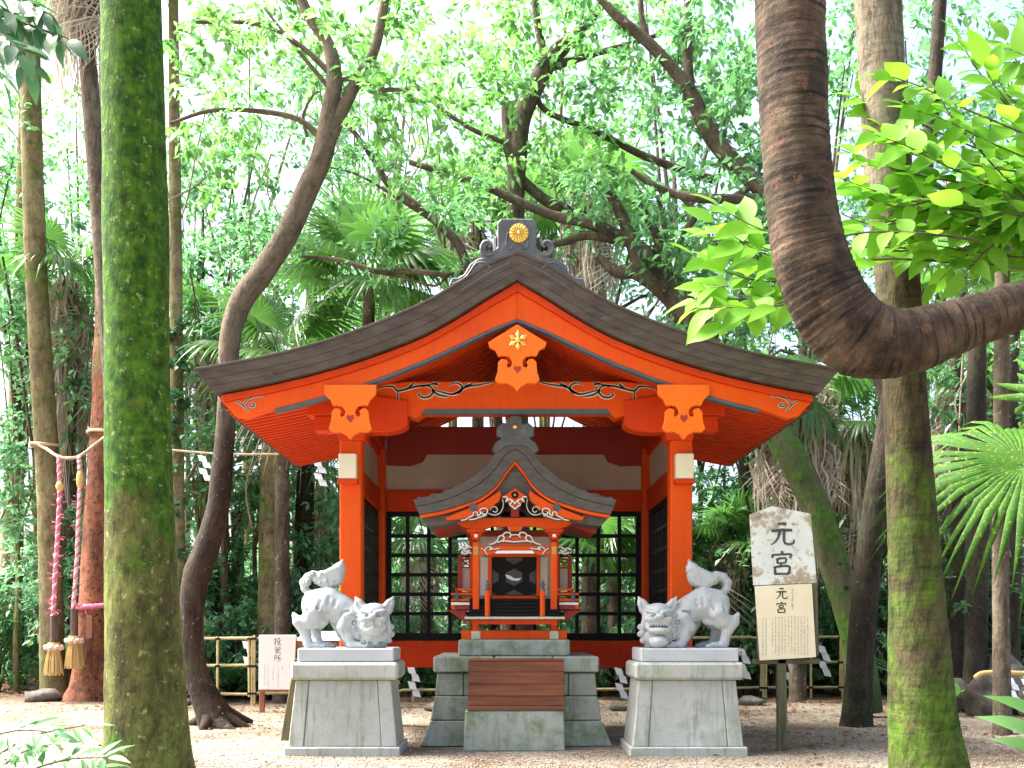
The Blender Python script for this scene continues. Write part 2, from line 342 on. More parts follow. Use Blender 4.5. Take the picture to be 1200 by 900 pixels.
BK_VDARK = BARK('shaded_bark', [(0.020, 0.017, 0.012), (0.042, 0.034, 0.024), (0.07, 0.056, 0.042)], [(0.03, 0.06, 0.012), (0.05, 0.085, 0.022)], 0.52, 0.70, lichen=((0.24, 0.25, 0.20), 28, 0.65), bump=0.9, fiss=0.5, fsc=(18, 5))
BK_GREEN = BARK('green_moss_bark', [(0.035, 0.04, 0.018), (0.08, 0.085, 0.04), (0.14, 0.13, 0.08)], [(0.035, 0.10, 0.010), (0.085, 0.19, 0.025)], 0.44, 0.60, bump=1.0, lichen=((0.02, 0.03, 0.012), 9, 0.62))
BK_PALE = BARK('pale_palm_bark', [(0.12, 0.10, 0.05), (0.21, 0.18, 0.09), (0.31, 0.27, 0.15)], [(0.09, 0.14, 0.022), (0.16, 0.21, 0.045)], 0.50, 0.66, bump=0.8, fiss=0.45, fsc=(12, 5))
BK_RED = BARK('red_brown_bark', [(0.10, 0.04, 0.025), (0.22, 0.085, 0.045), (0.36, 0.15, 0.08)], [(0.14, 0.14, 0.05), (0.2, 0.2, 0.08)], 0.60, 0.75, zgrad=(0.3, 4.0, -0.08, 0.12), lichen=((0.03, 0.02, 0.015), 16, 0.58), bump=1.0, fiss=0.5, fsc=(14, 6))

# ------------------------------------------------------------------ ground
def axis(lo, hi, fine, far):
    a = list(np.arange(lo, hi + 1e-6, fine)); st = fine; x = hi
    while x < far:
        st *= 1.35; x += st; a.append(x)
    x = lo; st = fine; pre = []
    while x > -far:
        st *= 1.35; x -= st; pre.append(x)
    return np.array(pre[::-1] + a)

def ground_z(x, y):
    z = 0.025 * noise.noise((x * 0.8, y * 0.8, 3.1)) + 0.014 * noise.noise((x * 2.6, y * 2.6, 1.0)) + 0.006 * noise.noise((x * 6, y * 6, 4.0))
    back = max(0.0, min(1.0, (y - 6.8) / 4.0))
    z += back * (0.10 + 0.12 * noise.noise((x * 0.5, y * 0.5, 9)))
    if abs(x) < 2.4 and -1.2 < y < 2.4: z *= 0.3
    return z - 0.004

xs, ys = axis(-9, 9, 0.12, 300), axis(-5, 14, 0.12, 300)
gv = np.array([(x, y, ground_z(x, y) if abs(x) < 40 and abs(y) < 40 else 0.0) for y in ys for x in xs])
nx = len(xs)
ii = (np.arange(len(ys) - 1)[:, None] * nx + np.arange(nx - 1)[None, :]).ravel()
gm, n, l, b = new_mat('pink_beige_gravel')
v = coords(n, l)
vo = n.new('ShaderNodeTexVoronoi'); vo.inputs['Scale'].default_value = 34; l.new(v, vo.inputs['Vector'])
t1 = tex(n, l, v, 0.9, 6, 0.6)
r1 = ramp(n, [(0.0, (0.185, 0.157, 0.122)), (0.5, (0.255, 0.223, 0.18)), (1.0, (0.325, 0.292, 0.245))]); l.new(vo.outputs['Color'], r1.inputs[0])
r2 = ramp(n, [(0.36, (0.46, 0.37, 0.29)), (0.47, (0.78, 0.72, 0.66)), (0.62, (1.06, 1.05, 1.04))]); l.new(t1.outputs[0], r2.inputs[0])
mx = n.new('ShaderNodeMix'); mx.data_type = 'RGBA'; mx.blend_type = 'MULTIPLY'; mx.inputs[0].default_value = 1.0
l.new(r1.outputs[0], mx.inputs[6]); l.new(r2.outputs[0], mx.inputs[7])
# the wood floor behind the fence is brown leaf mould
sx = n.new('ShaderNodeSeparateXYZ'); l.new(v, sx.inputs[0])
t2 = tex(n, l, v, 1.3, 5)
ma = n.new('ShaderNodeMath'); ma.operation = 'MULTIPLY_ADD'; ma.inputs[1].default_value = 2.5; l.new(t2.outputs[0], ma.inputs[0]); l.new(sx.outputs['Y'], ma.inputs[2])
mr = n.new('ShaderNodeMapRange'); mr.inputs[1].default_value = 5.6; mr.inputs[2].default_value = 8.2; l.new(ma.outputs[0], mr.inputs[0])
t3 = tex(n, l, v, 12, 6, 0.7); r3 = ramp(n, [(0.35, (0.06, 0.035, 0.02)), (0.65, (0.20, 0.13, 0.08))]); l.new(t3.outputs[0], r3.inputs[0])
mx2 = n.new('ShaderNodeMix'); mx2.data_type = 'RGBA'; l.new(mr.outputs[0], mx2.inputs[0]); l.new(mx.outputs[2], mx2.inputs[6]); l.new(r3.outputs[0], mx2.inputs[7])
l.new(mx2.outputs[2], b.inputs['Base Color']); b.inputs['Roughness'].default_value = 0.95; b.inputs['Specular IOR Level'].default_value = 0.2
bp = n.new('ShaderNodeBump'); bp.inputs['Strength'].default_value = 0.7; bp.inputs['Distance'].default_value = 0.02; bp.invert = True
l.new(vo.outputs['Distance'], bp.inputs['Height']); l.new(bp.outputs[0], b.inputs['Normal'])
GROUND = tag(link('ground', np_mesh('ground', gv, np.stack([ii, ii + 1, ii + 1 + nx, ii + nx], 1), True), gm), kind='structure')

# ------------------------------------------------------------------ shrine hall
def half(profile, Y, k=6, x0=605.9):
    """photo profile (dx from the middle, y) at depth Y -> [(X, Z)] from the middle outwards"""
    s = S(Y)
    return [(dx * s, EYE - (y - HY) * s) for dx, y in spline(profile, k)]

def full(h):
    return [(-x, z) for x, z in h[::-1]] + [p for p in h if p[0] > 1e-6]

hall = thing('shrine_hall', (0, 1.0, 0), 'open-fronted vermilion shrine hall with curved brown gable roof and black lattice walls', 'shrine')
GYF = -0.80
TOP = [(0, 298), (35, 312), (75, 337), (115, 359), (175, 384), (235, 404), (295, 419), (376, 434)]
BOT = [(0, 331), (35, 351), (75, 376), (115, 397), (175, 420), (235, 438), (295, 452), (352, 463)]
def lerp_prof(t):
    return [(a[0] + (c[0] - a[0]) * t, a[1] + (c[1] - a[1]) * t) for a, c in zip(TOP, BOT)]
YB = 2.72
for i, (t0, t1, y0) in enumerate([(0.0, 0.09, -0.880), (0.09, 0.45, -0.872), (0.45, 0.72, -0.8695), (0.72, 0.985, -0.867)]):
    up, lo = full(half(lerp_prof(t0), GYF)), full(half(lerp_prof(t1 - 0.0015), GYF))
    MB().prism(up + lo[::-1], y0, YB - 0.01 * i).build('roof_layer', COPPER, hall, 0.0015)
# soffit boards below the roofing
UP, LO = full(half(lerp_prof(0.99), GYF)), full(half([(a, c + 3) for a, c in lerp_prof(0.99)], GYF))
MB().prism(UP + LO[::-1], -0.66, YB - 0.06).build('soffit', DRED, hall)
# bargeboards: moulding lip, board, painted edge line
BB_UP = [(0, 331), (35, 352), (75, 377), (115, 398), (175, 421), (235, 439), (295, 453), (347, 463)]
BB_LIP = [(0, 341), (35, 361), (75, 385), (115, 406), (175, 429), (235, 447), (295, 461), (346, 471)]
BB_LO = [(0, 373), (35, 387), (75, 406), (115, 424), (175, 447), (235, 466), (285, 479), (318, 490)]
BB_LN = [(0, 376.5), (35, 390.5), (75, 409.5), (115, 427.5), (175, 450.5), (235, 469.5), (285, 482.5)]
a, c = half(BB_UP, GYF), half(BB_LIP, GYF)
LOH = half(BB_LO, GYF)
for sgn in (-1, 1):
    m = lambda h: [(sgn * x, z) for x, z in h]
    MB().prism(m(a) + m(c)[::-1], -0.805, -0.70).build('bargeboard_moulding', VERM_B, hall, 0.004)
    end = [(337, 480), (331, 487)]
    MB().prism(m(c) + m([(dx * S(GYF), EYE - (y - HY) * S(GYF)) for dx, y in end]) + m(LOH)[::-1], -0.775, -0.70).build('bargeboard', VERM, hall, 0.005)
    e1, e2 = half([(p[0], p[1]) for p in BB_LO[:-1]], GYF), half(BB_LN, GYF)
    MB().prism(m(e1) + m(e2)[::-1], -0.783, -0.69).build('painted_edge', TRIM, hall, 0.003)
# rafters under the eaves, one by one
RA_UP = [(p[0], p[1] + 3.5) for p in lerp_prof(0.99)]; RA_LO = [(p[0] * 0.985, p[1] + 14) for p in lerp_prof(0.99)]
ru, rl = half(RA_UP, GYF, 8), half(RA_LO, GYF, 8)
rme = {}
for sgn in (-1, 1):
    rme[sgn] = MB().prism([(sgn * x, z) for x, z in ru] + [(sgn * x, z) for x, z in rl][::-1], -0.026, 0.026).mesh('rafter')
    rme[sgn].materials.append(VERM_B)
y = -0.63
while y < 2.6:
    for sgn in (-1, 1):
        o = link('rafter', rme[sgn], None, hall, True); o.location = (0, y - 1.0, 0)
    y += 0.124
# eave edge board along each side
for sgn in (-1, 1):
    q = P(605.9 + 352, 466, GYF)
    xq = (352 * S(GYF))
    MB().box(min(sgn * (xq - 0.05), sgn * xq), max(sgn * (xq - 0.05), sgn * xq), -0.69, YB - 0.08, q.z - 0.07, q.z - 0.012).build('eave_board', COPPER, hall, 0.004)
# purlins
for x, z in ((0, 3.46), (-1.5, 3.02), (1.5, 3.02)):
    MB().box(x - 0.09, x + 0.09, -0.68, 2.6, z, z + 0.2).build('purlin', VERM_B, hall, 0.008)
# columns on foundation stones
for sx in (-1, 1):
    for y in (0.0, 2.0):
        MB().box(sx * 1.5 - 0.1, sx * 1.5 + 0.1, y - 0.1, y + 0.1, 0.09, 3.02).build('column', VERM, hall, 0.012)
        MB().hexa([(sx * 1.5 + u * 0.2, y + w * 0.2, -0.02) for u, w in ((-1, -1), (1, -1), (1, 1), (-1, 1))], [(sx * 1.5 + u * 0.15, y + w * 0.15, 0.09) for u, w in ((-1, -1), (1, -1), (1, 1), (-1, 1))]).build('foundation_stone', GRANITE_M, hall, 0.01)
# front rainbow beam with end brackets (photo pixels at the column plane)
YC = -0.13
def pz(pts, Y): return [(P(px, py, Y).x, P(px, py, Y).z) for px, py in pts]
beam = MB().prism(pz([(428, 460), (452, 450), (478, 447), (732, 447), (758, 450), (781, 460), (781, 487), (733, 487), (722, 490), (714, 484), (497, 484), (489, 490), (477, 487), (428, 487)], YC), YC, 0.07).build('rainbow_beam', VERM, hall, 0.006)
MB().prism(pz([(499, 479.5), (711, 479.5), (716, 485.5), (493, 485.5)], YC), YC - 0.006, YC + 0.03).build('painted_edge', TRIM, hall)
for sgn in (-1, 1):
    q = lambda pts: pz([(604.7 + sgn * (px - 604.7), py) for px, py in pts], YC)
    MB().prism(q([(424, 462), (478, 470), (478, 499), (470, 504), (455, 507), (424, 507)]), YC - 0.035, 0.05).build('bracket', VERM_B, hall, 0.006)
    MB().prism(q([(360, 466), (404, 466), (404, 487), (360, 487)]), YC - 0.02, 0.06).build('bracket', VERM_B, hall, 0.006)
    MB().prism(q([(368, 487.6), (404, 487.6), (404, 505), (368, 505)]), YC - 0.01, 0.05).build('bracket', VERM_B, hall, 0.006)
    MB().prism(q([(396, 504), (430, 504), (428, 516), (398, 516)]), YC - 0.03, 0.12).build('capital', VERM_B, hall, 0.006)
# scrollwork painted on the beam: white outline with a dark green line on it, slightly raised
def ribbon(mb, pts, w, taper=0.25):
    """flat tapered band in the x,z plane; pts = [(x, y, z)]"""
    n = len(pts)
    vs = []
    for i in range(n):
        p, a0, b0 = Vector(pts[i]), Vector(pts[max(i - 1, 0)]), Vector(pts[min(i + 1, n - 1)])
        t = (b0 - a0).normalized(); nrm = Vector((-t.z, 0, t.x))
        k = w * (taper + (1 - taper) * math.sin(PI * min(1.0, (i + 0.6) / n)) ** 0.7)
        vs += [p + nrm * k, p - nrm * k]
    mb.add(vs, [(2 * i, 2 * i + 1, 2 * i + 3, 2 * i + 2) for i in range(n - 1)])
def scroll(paths, conv, name, parent, w=0.017):
    ink, wht = MB(), MB()
    for path in paths:
        sp = [conv(*p) for p in spline(path, 6)]
        ribbon(wht, [(p.x, p.y - 0.002, p.z) for p in sp], w)
        ribbon(ink, [(p.x, p.y - 0.004, p.z) for p in sp], w * 0.62)
    o = wht.build(name + '_outline', WHITEINK, parent)
    tag(ink.build(name, GREENINK, parent), kind='stuff'); tag(o, kind='stuff')
SC = [[(35, 298), (70, 286), (108, 286), (125, 302), (165, 294), (205, 284), (255, 277), (295, 268)], [(125, 302), (127, 340), (140, 362), (134, 378), (147, 395)],
      [(205, 284), (250, 283), (268, 302), (255, 324), (228, 329), (209, 318), (222, 309)], [(262, 296), (295, 305), (345, 316), (378, 300), (382, 282), (358, 270), (328, 281)],
      [(345, 316), (372, 306), (400, 286), (450, 279), (508, 268)], [(262, 300), (290, 318), (330, 326)], [(290, 280), (262, 270)], [(395, 288), (425, 272)], [(165, 294), (190, 270)]]
for sgn in (-1, 1):
    scroll(SC, lambda cx, cy: P(604.7 + sgn * (430 + cx / 3.43 - 604.7 - 0.5), 370 + cy / 3.43, YC - 0.001), 'scrollwork', hall)
EC = [[(160, 720), (185, 735), (205, 760)], [(185, 735), (205, 712), (235, 702), (258, 706)], [(205, 728), (222, 728), (225, 738), (212, 740), (208, 732)]]
for sgn in (-1, 1):
    scroll(EC, lambda cx, cy: P(605.9 + sgn * (220 + cx / 3.0 + 3 - 605.9), 230 + cy / 3.0, -0.779), 'scrollwork', hall, 0.011)
# hanging gable ornaments (gegyo)
GG = [(0, 20), (118, 92), (112, 112), (90, 122), (76, 148), (56, 146), (34, 150), (21, 168), (23, 188), (36, 195), (43, 184), (36, 172), (46, 160), (64, 158), (77, 172), (80, 212), (90, 244), (74, 258), (42, 256), (16, 270), (0, 290)]
def gegyo(px, py, sc, y, pts):
    """hanging board with a dark patch for its heart hole; px, py = photo place of the outline's top middle"""
    o = [(px + x * sc, py + z * sc) for x, z in pts] + [(px - x * sc, py + z * sc) for x, z in pts[-2:0:-1]]
    g = MB().prism(pz(o, y), y, y + 0.05).build('gable_pendant', ORANGE, hall, 0.004)
    h = [(0, 8), (8, -2), (7, -8), (2, -8), (0, -5), (-2, -8), (-7, -8), (-8, -2)]
    MB().prism(pz([(px + u * 0.55, py + 203 * sc + w * 0.55) for u, w in h], y), y - 0.003, y + 0.01).build('heart_hole_shade', DRED, g)  # dark patch painted on the face for the shade inside a heart hole
    return g
g0 = gegyo(606.3, 377 - 20 / 3.43 + 3, 1 / 3.43, -0.84, GG)
fl = MB()
q = P(607, 399, -0.84)
for k in range(6):
    a = PI / 6 + k * PI / 3
    pt = lambda r, d, o: (q.x + r * math.cos(a + d), -0.84 - o, q.z + r * math.sin(a + d))
    fl.add([pt(0.012, 0, 0.02), pt(0.055, -0.42, 0.008), pt(0.085, 0, 0.012), pt(0.055, 0.42, 0.008), pt(0.05, 0, 0.024)], [(0, 1, 4), (1, 2, 4), (2, 3, 4), (3, 0, 4)])
fl.build('gold_flower', GOLD, g0)
MB().ball((q.x, -0.862, q.z), (0.026, 0.02, 0.026), 10, 6).build('flower_boss', GOLD, g0, smooth=True)
for sgn in (-1, 1):
    pts = [(0, 60), (108, 60 - 34 * 0), (108, 98), (96, 112), (84, 122), (72, 148)] + GG[5:]
    gegyo(605.9 + sgn * 195.5, 447 - 60 / 3.7 + 3, 1 / 3.55, -0.825, pts)
# lamp boxes on the front columns
for sgn in (-1, 1):
    x = sgn * 1.5 + sgn * 0.015
    b0 = MB().box(x - 0.08, x + 0.08, -0.20, -0.10, 2.405, 2.63).build('lamp_box', CREAMBOX, hall, 0.006)
    MB().box(x - 0.088, x + 0.088, -0.206, -0.10, 2.36, 2.402).build('lamp_bracket', VERM_B, hall, 0.004)
# walls: back (y=2) and both sides: sill, lattice, beams, plaster
Z0, Z1, Z2, Z3, Z4, Z5 = 0.63, 0.92, 2.335, 2.57, 2.995, 3.02
MB().box(-1.397, 1.397, 1.96, 2.04, Z0, Z1).build('sill_board', VERM_B, hall, 0.006)
MB().box(-1.397, 1.397, 1.95, 2.05, Z2 + 0.004, Z3).build('wall_beam', VERM_B, hall, 0.006)
MB().box(-1.397, 1.397, 1.985, 2.015, Z3 + 0.002, Z4).build('plaster_panel', PLASTER, hall)
q = lambda pts: [(P(px, py, 1.93).x, P(px, py, 1.93).z) for px, py in pts]
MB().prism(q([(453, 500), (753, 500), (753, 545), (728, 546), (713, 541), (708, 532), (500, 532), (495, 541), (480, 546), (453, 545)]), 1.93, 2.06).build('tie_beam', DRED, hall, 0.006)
for sx in (-1, 1):
    x = sx * 1.5
    MB().box(x - 0.04, x + 0.04, 0.103, 1.897, Z0, Z1).build('sill_board', VERM_B, hall, 0.006)
    MB().box(x - 0.05, x + 0.05, 0.103, 1.897, Z2 + 0.004, Z3).build('wall_beam', VERM_B, hall, 0.006)
    MB().box(x - 0.015, x + 0.015, 0.103, 1.897, Z3 + 0.002, Z4 - 0.05).build('plaster_panel', PLASTER, hall)
    MB().box(x - 0.05, x + 0.05, 0.103, 1.897, Z4 - 0.048, 3.018).build('wall_beam', VERM_B, hall, 0.006)
def lattice(n, m, L, place):
    """black lattice of n x m openings on a wall of length L; place(u0,u1,d0,d1,z0,z1) -> box in world"""
    fr = MB()
    for (u0, u1, z0, z1) in ((0, L, Z1 + 0.002, Z1 + 0.085), (0, L, Z2 - 0.05, Z2), (0, 0.055, Z1 + 0.086, Z2 - 0.051), (L - 0.055, L, Z1 + 0.086, Z2 - 0.051)):
        fr.box(*place(u0, u1, -0.03, 0.03, z0, z1))
    f = fr.build('lattice_frame', BLACK, hall, 0.004)
    for i in range(1, n):
        u = L * i / n
        MB().box(*place(u - 0.02, u + 0.02, -0.018, 0.018, Z1 + 0.086, Z2 - 0.051)).build('lattice_bar', BLACK, f, 0.003)
    for j in range(1, m):
        z = Z1 + 0.085 + (Z2 - 0.05 - Z1 - 0.085) * j / m
        MB().box(*place(0.056, L - 0.056, -0.021, 0.021, z - 0.02, z + 0.02)).build('lattice_bar', BLACK, f, 0.003)
lattice(12, 6, 2.79, lambda u0, u1, d0, d1, z0, z1: (-1.395 + u0, -1.395 + u1, 2 + d0, 2 + d1, z0, z1))
for sx in (-1, 1):
    lattice(8, 6, 1.79, lambda u0, u1, d0, d1, z0, z1: (sx * 1.5 + d0, sx * 1.5 + d1, 0.105 + u0, 0.105 + u1, z0, z1))
# ridge end ornament (onigawara) with gold chrysanthemum
ry = -0.87
RO = [(0, -4), (14, -4), (24, 5), (46, 18), (60, 27), (68, 36), (74, 42), (79, 38), (79, 30), (73, 25), (66, 26), (60, 22), (55, 10), (46, 3), (38, 1), (30, 0), (40, -1), (43, -8), (42, -16), (36, -20), (29, -18), (26, -11), (30, -8), (32, -13), (29, -14)]
OUT = [(0, -45), (19, -45), (23, -40), (23, -12), (28, -6), (34, -6), (37, -11), (33, -14), (29, -11), (28, -17), (33, -21), (40, -20), (44, -13), (43, -5), (37, 0), (46, 2), (55, 8), (62, 20), (69, 24), (77, 25), (80, 32), (78, 40), (73, 42), (62, 35), (46, 24), (24, 11), (13, 6), (0, 6)]
o = [(605.9 + x, 301 + z) for x, z in OUT] + [(605.9 - x, 301 + z) for x, z in OUT[-2:0:-1]]
orn = MB().prism(pz(o, ry), ry, ry + 0.14).build('ridge_ornament', ORN, hall, 0.008)
for sgn in (-1, 1):
    for path, w in (([(28, -3), (36, -2), (42, -8), (40, -16), (34, -18), (30, -14), (33, -11)], 0.012), ([(30, 14), (38, 7), (48, 8), (54, 16), (60, 24), (70, 30), (75, 32)], 0.010), ([(11, -28), (13, -14), (9, -9), (5, -12)], 0.008), ([(8, 7), (24, 14), (46, 27), (66, 40)], 0.007)):
        MB().tube([P(605.9 + sgn * x, 301 + z, ry) for x, z in spline(path, 5)], w, 6).build('carved_scroll', ORN, orn, smooth=True)
MB().box(-0.2, 0.2, ry + 0.15, YB - 0.05, 4.16, 4.40).build('ridge_cap', COPPER, hall, 0.02)
q = P(605.9 + 2, 273.5, ry)
med = MB(); NP = 16
med.tube([(q.x, ry - 0.012, q.z), (q.x, ry + 0.01, q.z)], 0.082, 24)
md = med.build('gold_medallion', BRASS, orn)
for k in range(NP):
    a = 2 * PI * k / NP
    pt = lambda r, d, o: (q.x + r * math.cos(a + d), ry - 0.013 - o, q.z + r * math.sin(a + d))
    MB().add([pt(0.018, 0, 0.004), pt(0.05, -0.15, 0.001), pt(0.072, -0.155, 0.001), pt(0.08, 0, 0.002), pt(0.072, 0.155, 0.001), pt(0.05, 0.15, 0.001), pt(0.055, 0, 0.009)],
             [(0, 1, 6), (1, 2, 6), (2, 3, 6), (3, 4, 6), (4, 5, 6), (5, 0, 6)]).build('petal', GOLD, md)
MB().ball((q.x, ry - 0.018, q.z), (0.017, 0.01, 0.017), 10, 6).build('medallion_boss', GOLD, md, smooth=True)

# ------------------------------------------------------------------ stone platform, step, offertory box
plat = thing('stone_platform', (0, 0.6, 0), 'mossy granite block platform with flared foot carrying the small inner shrine', 'platform')
YP = -0.15
def pw(px, Y=YP): return P(px, 0, Y).x
zl = [0.0, 0.232, 0.452, 0.66]
xw = [0.868, 0.775, 0.735, 0.715]
for j in range(3):
    w0, w1 = xw[j], xw[j + 1]; z0, z1 = zl[j], zl[j + 1] - 0.006
    cuts = {0: [-1, -0.42, 0.42, 1], 1: [-1, -0.40, 0.0, 0.40, 1], 2: [-1, -0.64, 0.0, 0.64, 1]}[j]
    for u0, u1 in zip(cuts[:-1], cuts[1:]):
        g = 0.003
        fx = lambda u, w: u * w if abs(u) == 1 else u * 0.74
        jy = R.uniform(-0.006, 0.006)
        for y0, y1, ff in ((YP + jy, 0.55, 1), (0.556, 1.35, 0)):
            fl0 = -0.10 * (0.868 - w0) / 0.868 + (w0 - 0.715) * 0.35; fl1 = (w1 - 0.715) * 0.35
            MB().hexa([(fx(u0, w0) + g, y0 - fl0 * ff, z0), (fx(u1, w0) - g, y0 - fl0 * ff, z0), (fx(u1, w0) - g, y1, z0), (fx(u0, w0) + g, y1, z0)],
                      [(fx(u0, w1) + g, y0 - fl1 * ff, z1), (fx(u1, w1) - g, y0 - fl1 * ff, z1), (fx(u1, w1) - g, y1, z1), (fx(u0, w1) + g, y1, z1)]).build('stone_block', GRANITE_M, plat, 0.008)
for u0, u1 in ((-0.745, -0.2), (-0.195, 0.33), (0.335, 0.745)):
    MB().box(u0, u1, YP - 0.03, 1.38, 0.664, 0.806).build('cap_stone', GRANITE_M, plat, 0.012)
MB().box(pw(537, 0), pw(668, 0), 0.0, 1.3, 0.8085, 0.955).build('top_stone', GRANITE_M, plat, 0.01)
stp = MB().hexa([(pw(543, -.5), -0.53, -0.01), (pw(662, -.5), -0.53, -0.01), (pw(662, -.5), -0.27, -0.01), (pw(543, -.5), -0.27, -0.01)],
          [(pw(545, -.5), -0.50, 0.345), (pw(661, -.5), -0.50, 0.345), (pw(661, -.5), -0.27, 0.345), (pw(545, -.5), -0.27, 0.345)]).build('step_stone', GRANITE_M, plat, 0.012)
obx = thing('offertory_box', (0, -0.4, 0.345), 'red-brown cedar offertory box on the stone step before the inner shrine', 'box')
xa, xb = pw(549, -.5), pw(661, -.5)
zz = [0.385, 0.47, 0.575, 0.68, 0.775]
for z0, z1 in zip(zz[:-1], zz[1:]):
    MB().box(xa, xb, -0.49, -0.462, z0 + 0.0015, z1 - 0.0015).build('front_plank', CEDAR, obx, 0.003)
for x0, x1 in ((xa, xa + 0.026), (xb - 0.026, xb)):
    MB().box(x0, x1, -0.4615, -0.30, 0.386, 0.774).build('side_plank', CEDAR, obx, 0.003)
MB().box(xa, xb, -0.299, -0.275, 0.386, 0.774).build('back_plank', CEDAR, obx, 0.003)
MB().box(xa - 0.01, xb + 0.01, -0.507, -0.27, 0.347, 0.384).build('bottom_rail', CEDAR, obx, 0.004)
MB().box(xa, xb, -0.495, -0.455, 0.776, 0.797).build('top_rail', CEDAR, obx, 0.003)
for k in range(14):
    u = xa + 0.03 + (xb - xa - 0.06) * k / 13
    MB().box(u - 0.012, u + 0.012, -0.453, -0.30, 0.778, 0.794).build('top_slat', CEDAR, obx, 0.003)
for z in [0.40, 0.45, 0.50, 0.55, 0.60, 0.65, 0.70, 0.75]:
    MB().box(xa - 0.004, xa + 0.006, -0.494, -0.458, z - 0.012, z + 0.012).build('joint_tenon', CEDAR, obx)

# ------------------------------------------------------------------ small inner shrine
mini = thing('inner_shrine', (0, 0.6, 0.955), 'miniature vermilion shrine with grey curved roof and black doors under the hall', 'miniature shrine')
def Q(cx, cy, Y): return P(480 + cx / 3.75, 540 + cy / 3.75, Y)
def q2(pts, Y): return [(Q(x, y, Y).x, Q(x, y, Y).z) for x, y in pts]
MX = 463
def mir(pts): return [(2 * MX - x, y) for x, y in pts]
YG = -0.06
sG = S(YG); x0m = 480 + MX / 3.75
mt = [(0, 516), (13, 519), (22, 531), (34, 547), (58, 565), (84, 577), (119, 586)]
mb = [(0, 540), (10, 552), (22, 569), (40, 583), (58, 590), (84, 598), (112, 603)]
def mhalf(pr): return [(dx * sG, EYE - (y - HY) * sG) for dx, y in spline(pr, 5)]
cxm = P(x0m, 0, YG).x
def mfull(h): return [(cxm - x, z) for x, z in h[::-1]] + [(cxm + x, z) for x, z in h if x > 1e-6]
for t0, t1, y0 in ((0, 0.45, YG - 0.03), (0.45, 1.0, YG - 0.015)):
    la = lambda t: [(a[0] + (c[0] - a[0]) * t, a[1] + (c[1] - a[1]) * t) for a, c in zip(mt, mb)]
    MB().prism(mfull(mhalf(la(t0))) + mfull(mhalf(la(t1 - 0.005)))[::-1], y0, 1.45).build('roof_layer', MINIROOF, mini, 0.004)
# shingle courses along the slopes
hp = mhalf(mt)
for sgn in (-1, 1):
    for k in range(8, len(hp) - 1, 2):
        (xa_, za), (xb_, zb) = hp[k], hp[k + 1]
        MB().prism([(cxm + sgn * xa_, za - 0.005), (cxm + sgn * xa_, za + 0.004), (cxm + sgn * xb_, zb + 0.016), (cxm + sgn * xb_, zb - 0.005)], YG - 0.028, 1.44).build('shingle_course', MINIROOF, mini)
# orange verge line, grey soffit band, bargeboards
vl = [(p[0] * 0.985, p[1] + 4) for p in mb]
mbx = [(p[0], p[1] + 0.5) for p in mb]
for sgn in (-1, 1):
    A = [(cxm + sgn * x, z) for x, z in mhalf(mbx)]; B = [(cxm + sgn * x, z) for x, z in mhalf(vl)]
    MB().prism(A + B[::-1], YG + 0.0, YG + 0.06).build('verge_strip', VERM, mini)
sb_ = [(p[0] * 0.975, p[1] + 4.5) for p in mb]; sc_ = [(0, 575), (10, 579), (22, 588), (40, 601), (58, 608), (84, 614), (100, 616)]
for sgn in (-1, 1):
    A = [(cxm + sgn * x, z) for x, z in mhalf(sb_)]; B = [(cxm + sgn * x, z) for x, z in mhalf(sc_)]
    MB().prism(A + B[::-1], YG + 0.05, 1.40).build('soffit', MINIROOF, mini)
Lb = [(155, 238), (165, 246), (245, 214), (320, 180), (370, 150), (397, 130), (402, 148), (395, 175), (345, 215), (300, 240), (230, 255), (165, 262)]
for f in (lambda p: p, mir):
    MB().prism(q2(f(Lb), YG - 0.005), YG - 0.005, YG + 0.045).build('bargeboard', VERM, mini, 0.004)
    c = Q(*f([(280, 205)])[0], YG - 0.01)
    MB().tube([(c.x, YG - 0.02, c.z), (c.x, YG - 0.004, c.z)], 0.036, 14).build('medallion', ORN, mini)
# ridge ornament of the inner shrine
o = [(0, -34), (5, -34), (8, -30), (8, -24), (15, -26), (22, -20), (22, -10), (16, -8), (24, -2), (28, 6), (22, 10), (12, 2), (0, 0)]
oc = [(604 + x, 521 + z) for x, z in o] + [(604 - x, 521 + z) for x, z in o[-2:0:-1]]
om = MB().prism(pz(oc, YG - 0.05), YG - 0.05, YG + 0.06).build('ridge_ornament', ORN, mini, 0.006)
c = P(603.5, 500, YG - 0.06); MB().ball(c, (0.022, 0.012, 0.022), 10, 6).build('gold_boss', GOLD, om, smooth=True)
# white-outlined cloud carvings
def cloud(paths, Y, name='cloud_carving', w=0.006, both=True, mat=None):
    for f in ((lambda p: p, mir) if both else (lambda p: p,)):
        b1, b2 = MB(), MB()
        for path in paths:
            pts = [Q(*p, Y) for p in spline(f(path), 5)]
            b1.tube(pts, w, 5)
            b2.tube([p + Vector((0, 0.008, -w * 1.4)) for p in pts], w * 1.5, 5)
        o = b1.build(name, WHITEINK, mini, smooth=True); tag(o, kind='stuff')
        tag(b2.build('carving_shade', TRIM, o, smooth=True), kind='stuff')
GP = [(463, 120), (505, 150), (520, 158), (500, 172), (490, 190), (463, 212)]
MB().prism(q2(GP + mir(GP)[-2:0:-1], YG - 0.02), YG - 0.02, YG + 0.02).build('gable_pendant', VERM, mini, 0.003)
c = Q(463, 150, YG - 0.03); MB().tube([(c.x, YG - 0.034, c.z), (c.x, YG - 0.019, c.z)], 0.034, 8).build('pendant_boss', BLACK, mini)
MB().ball((c.x, YG - 0.036, c.z), 0.012, 8, 6).build('gold_boss', GOLD, mini, smooth=True)
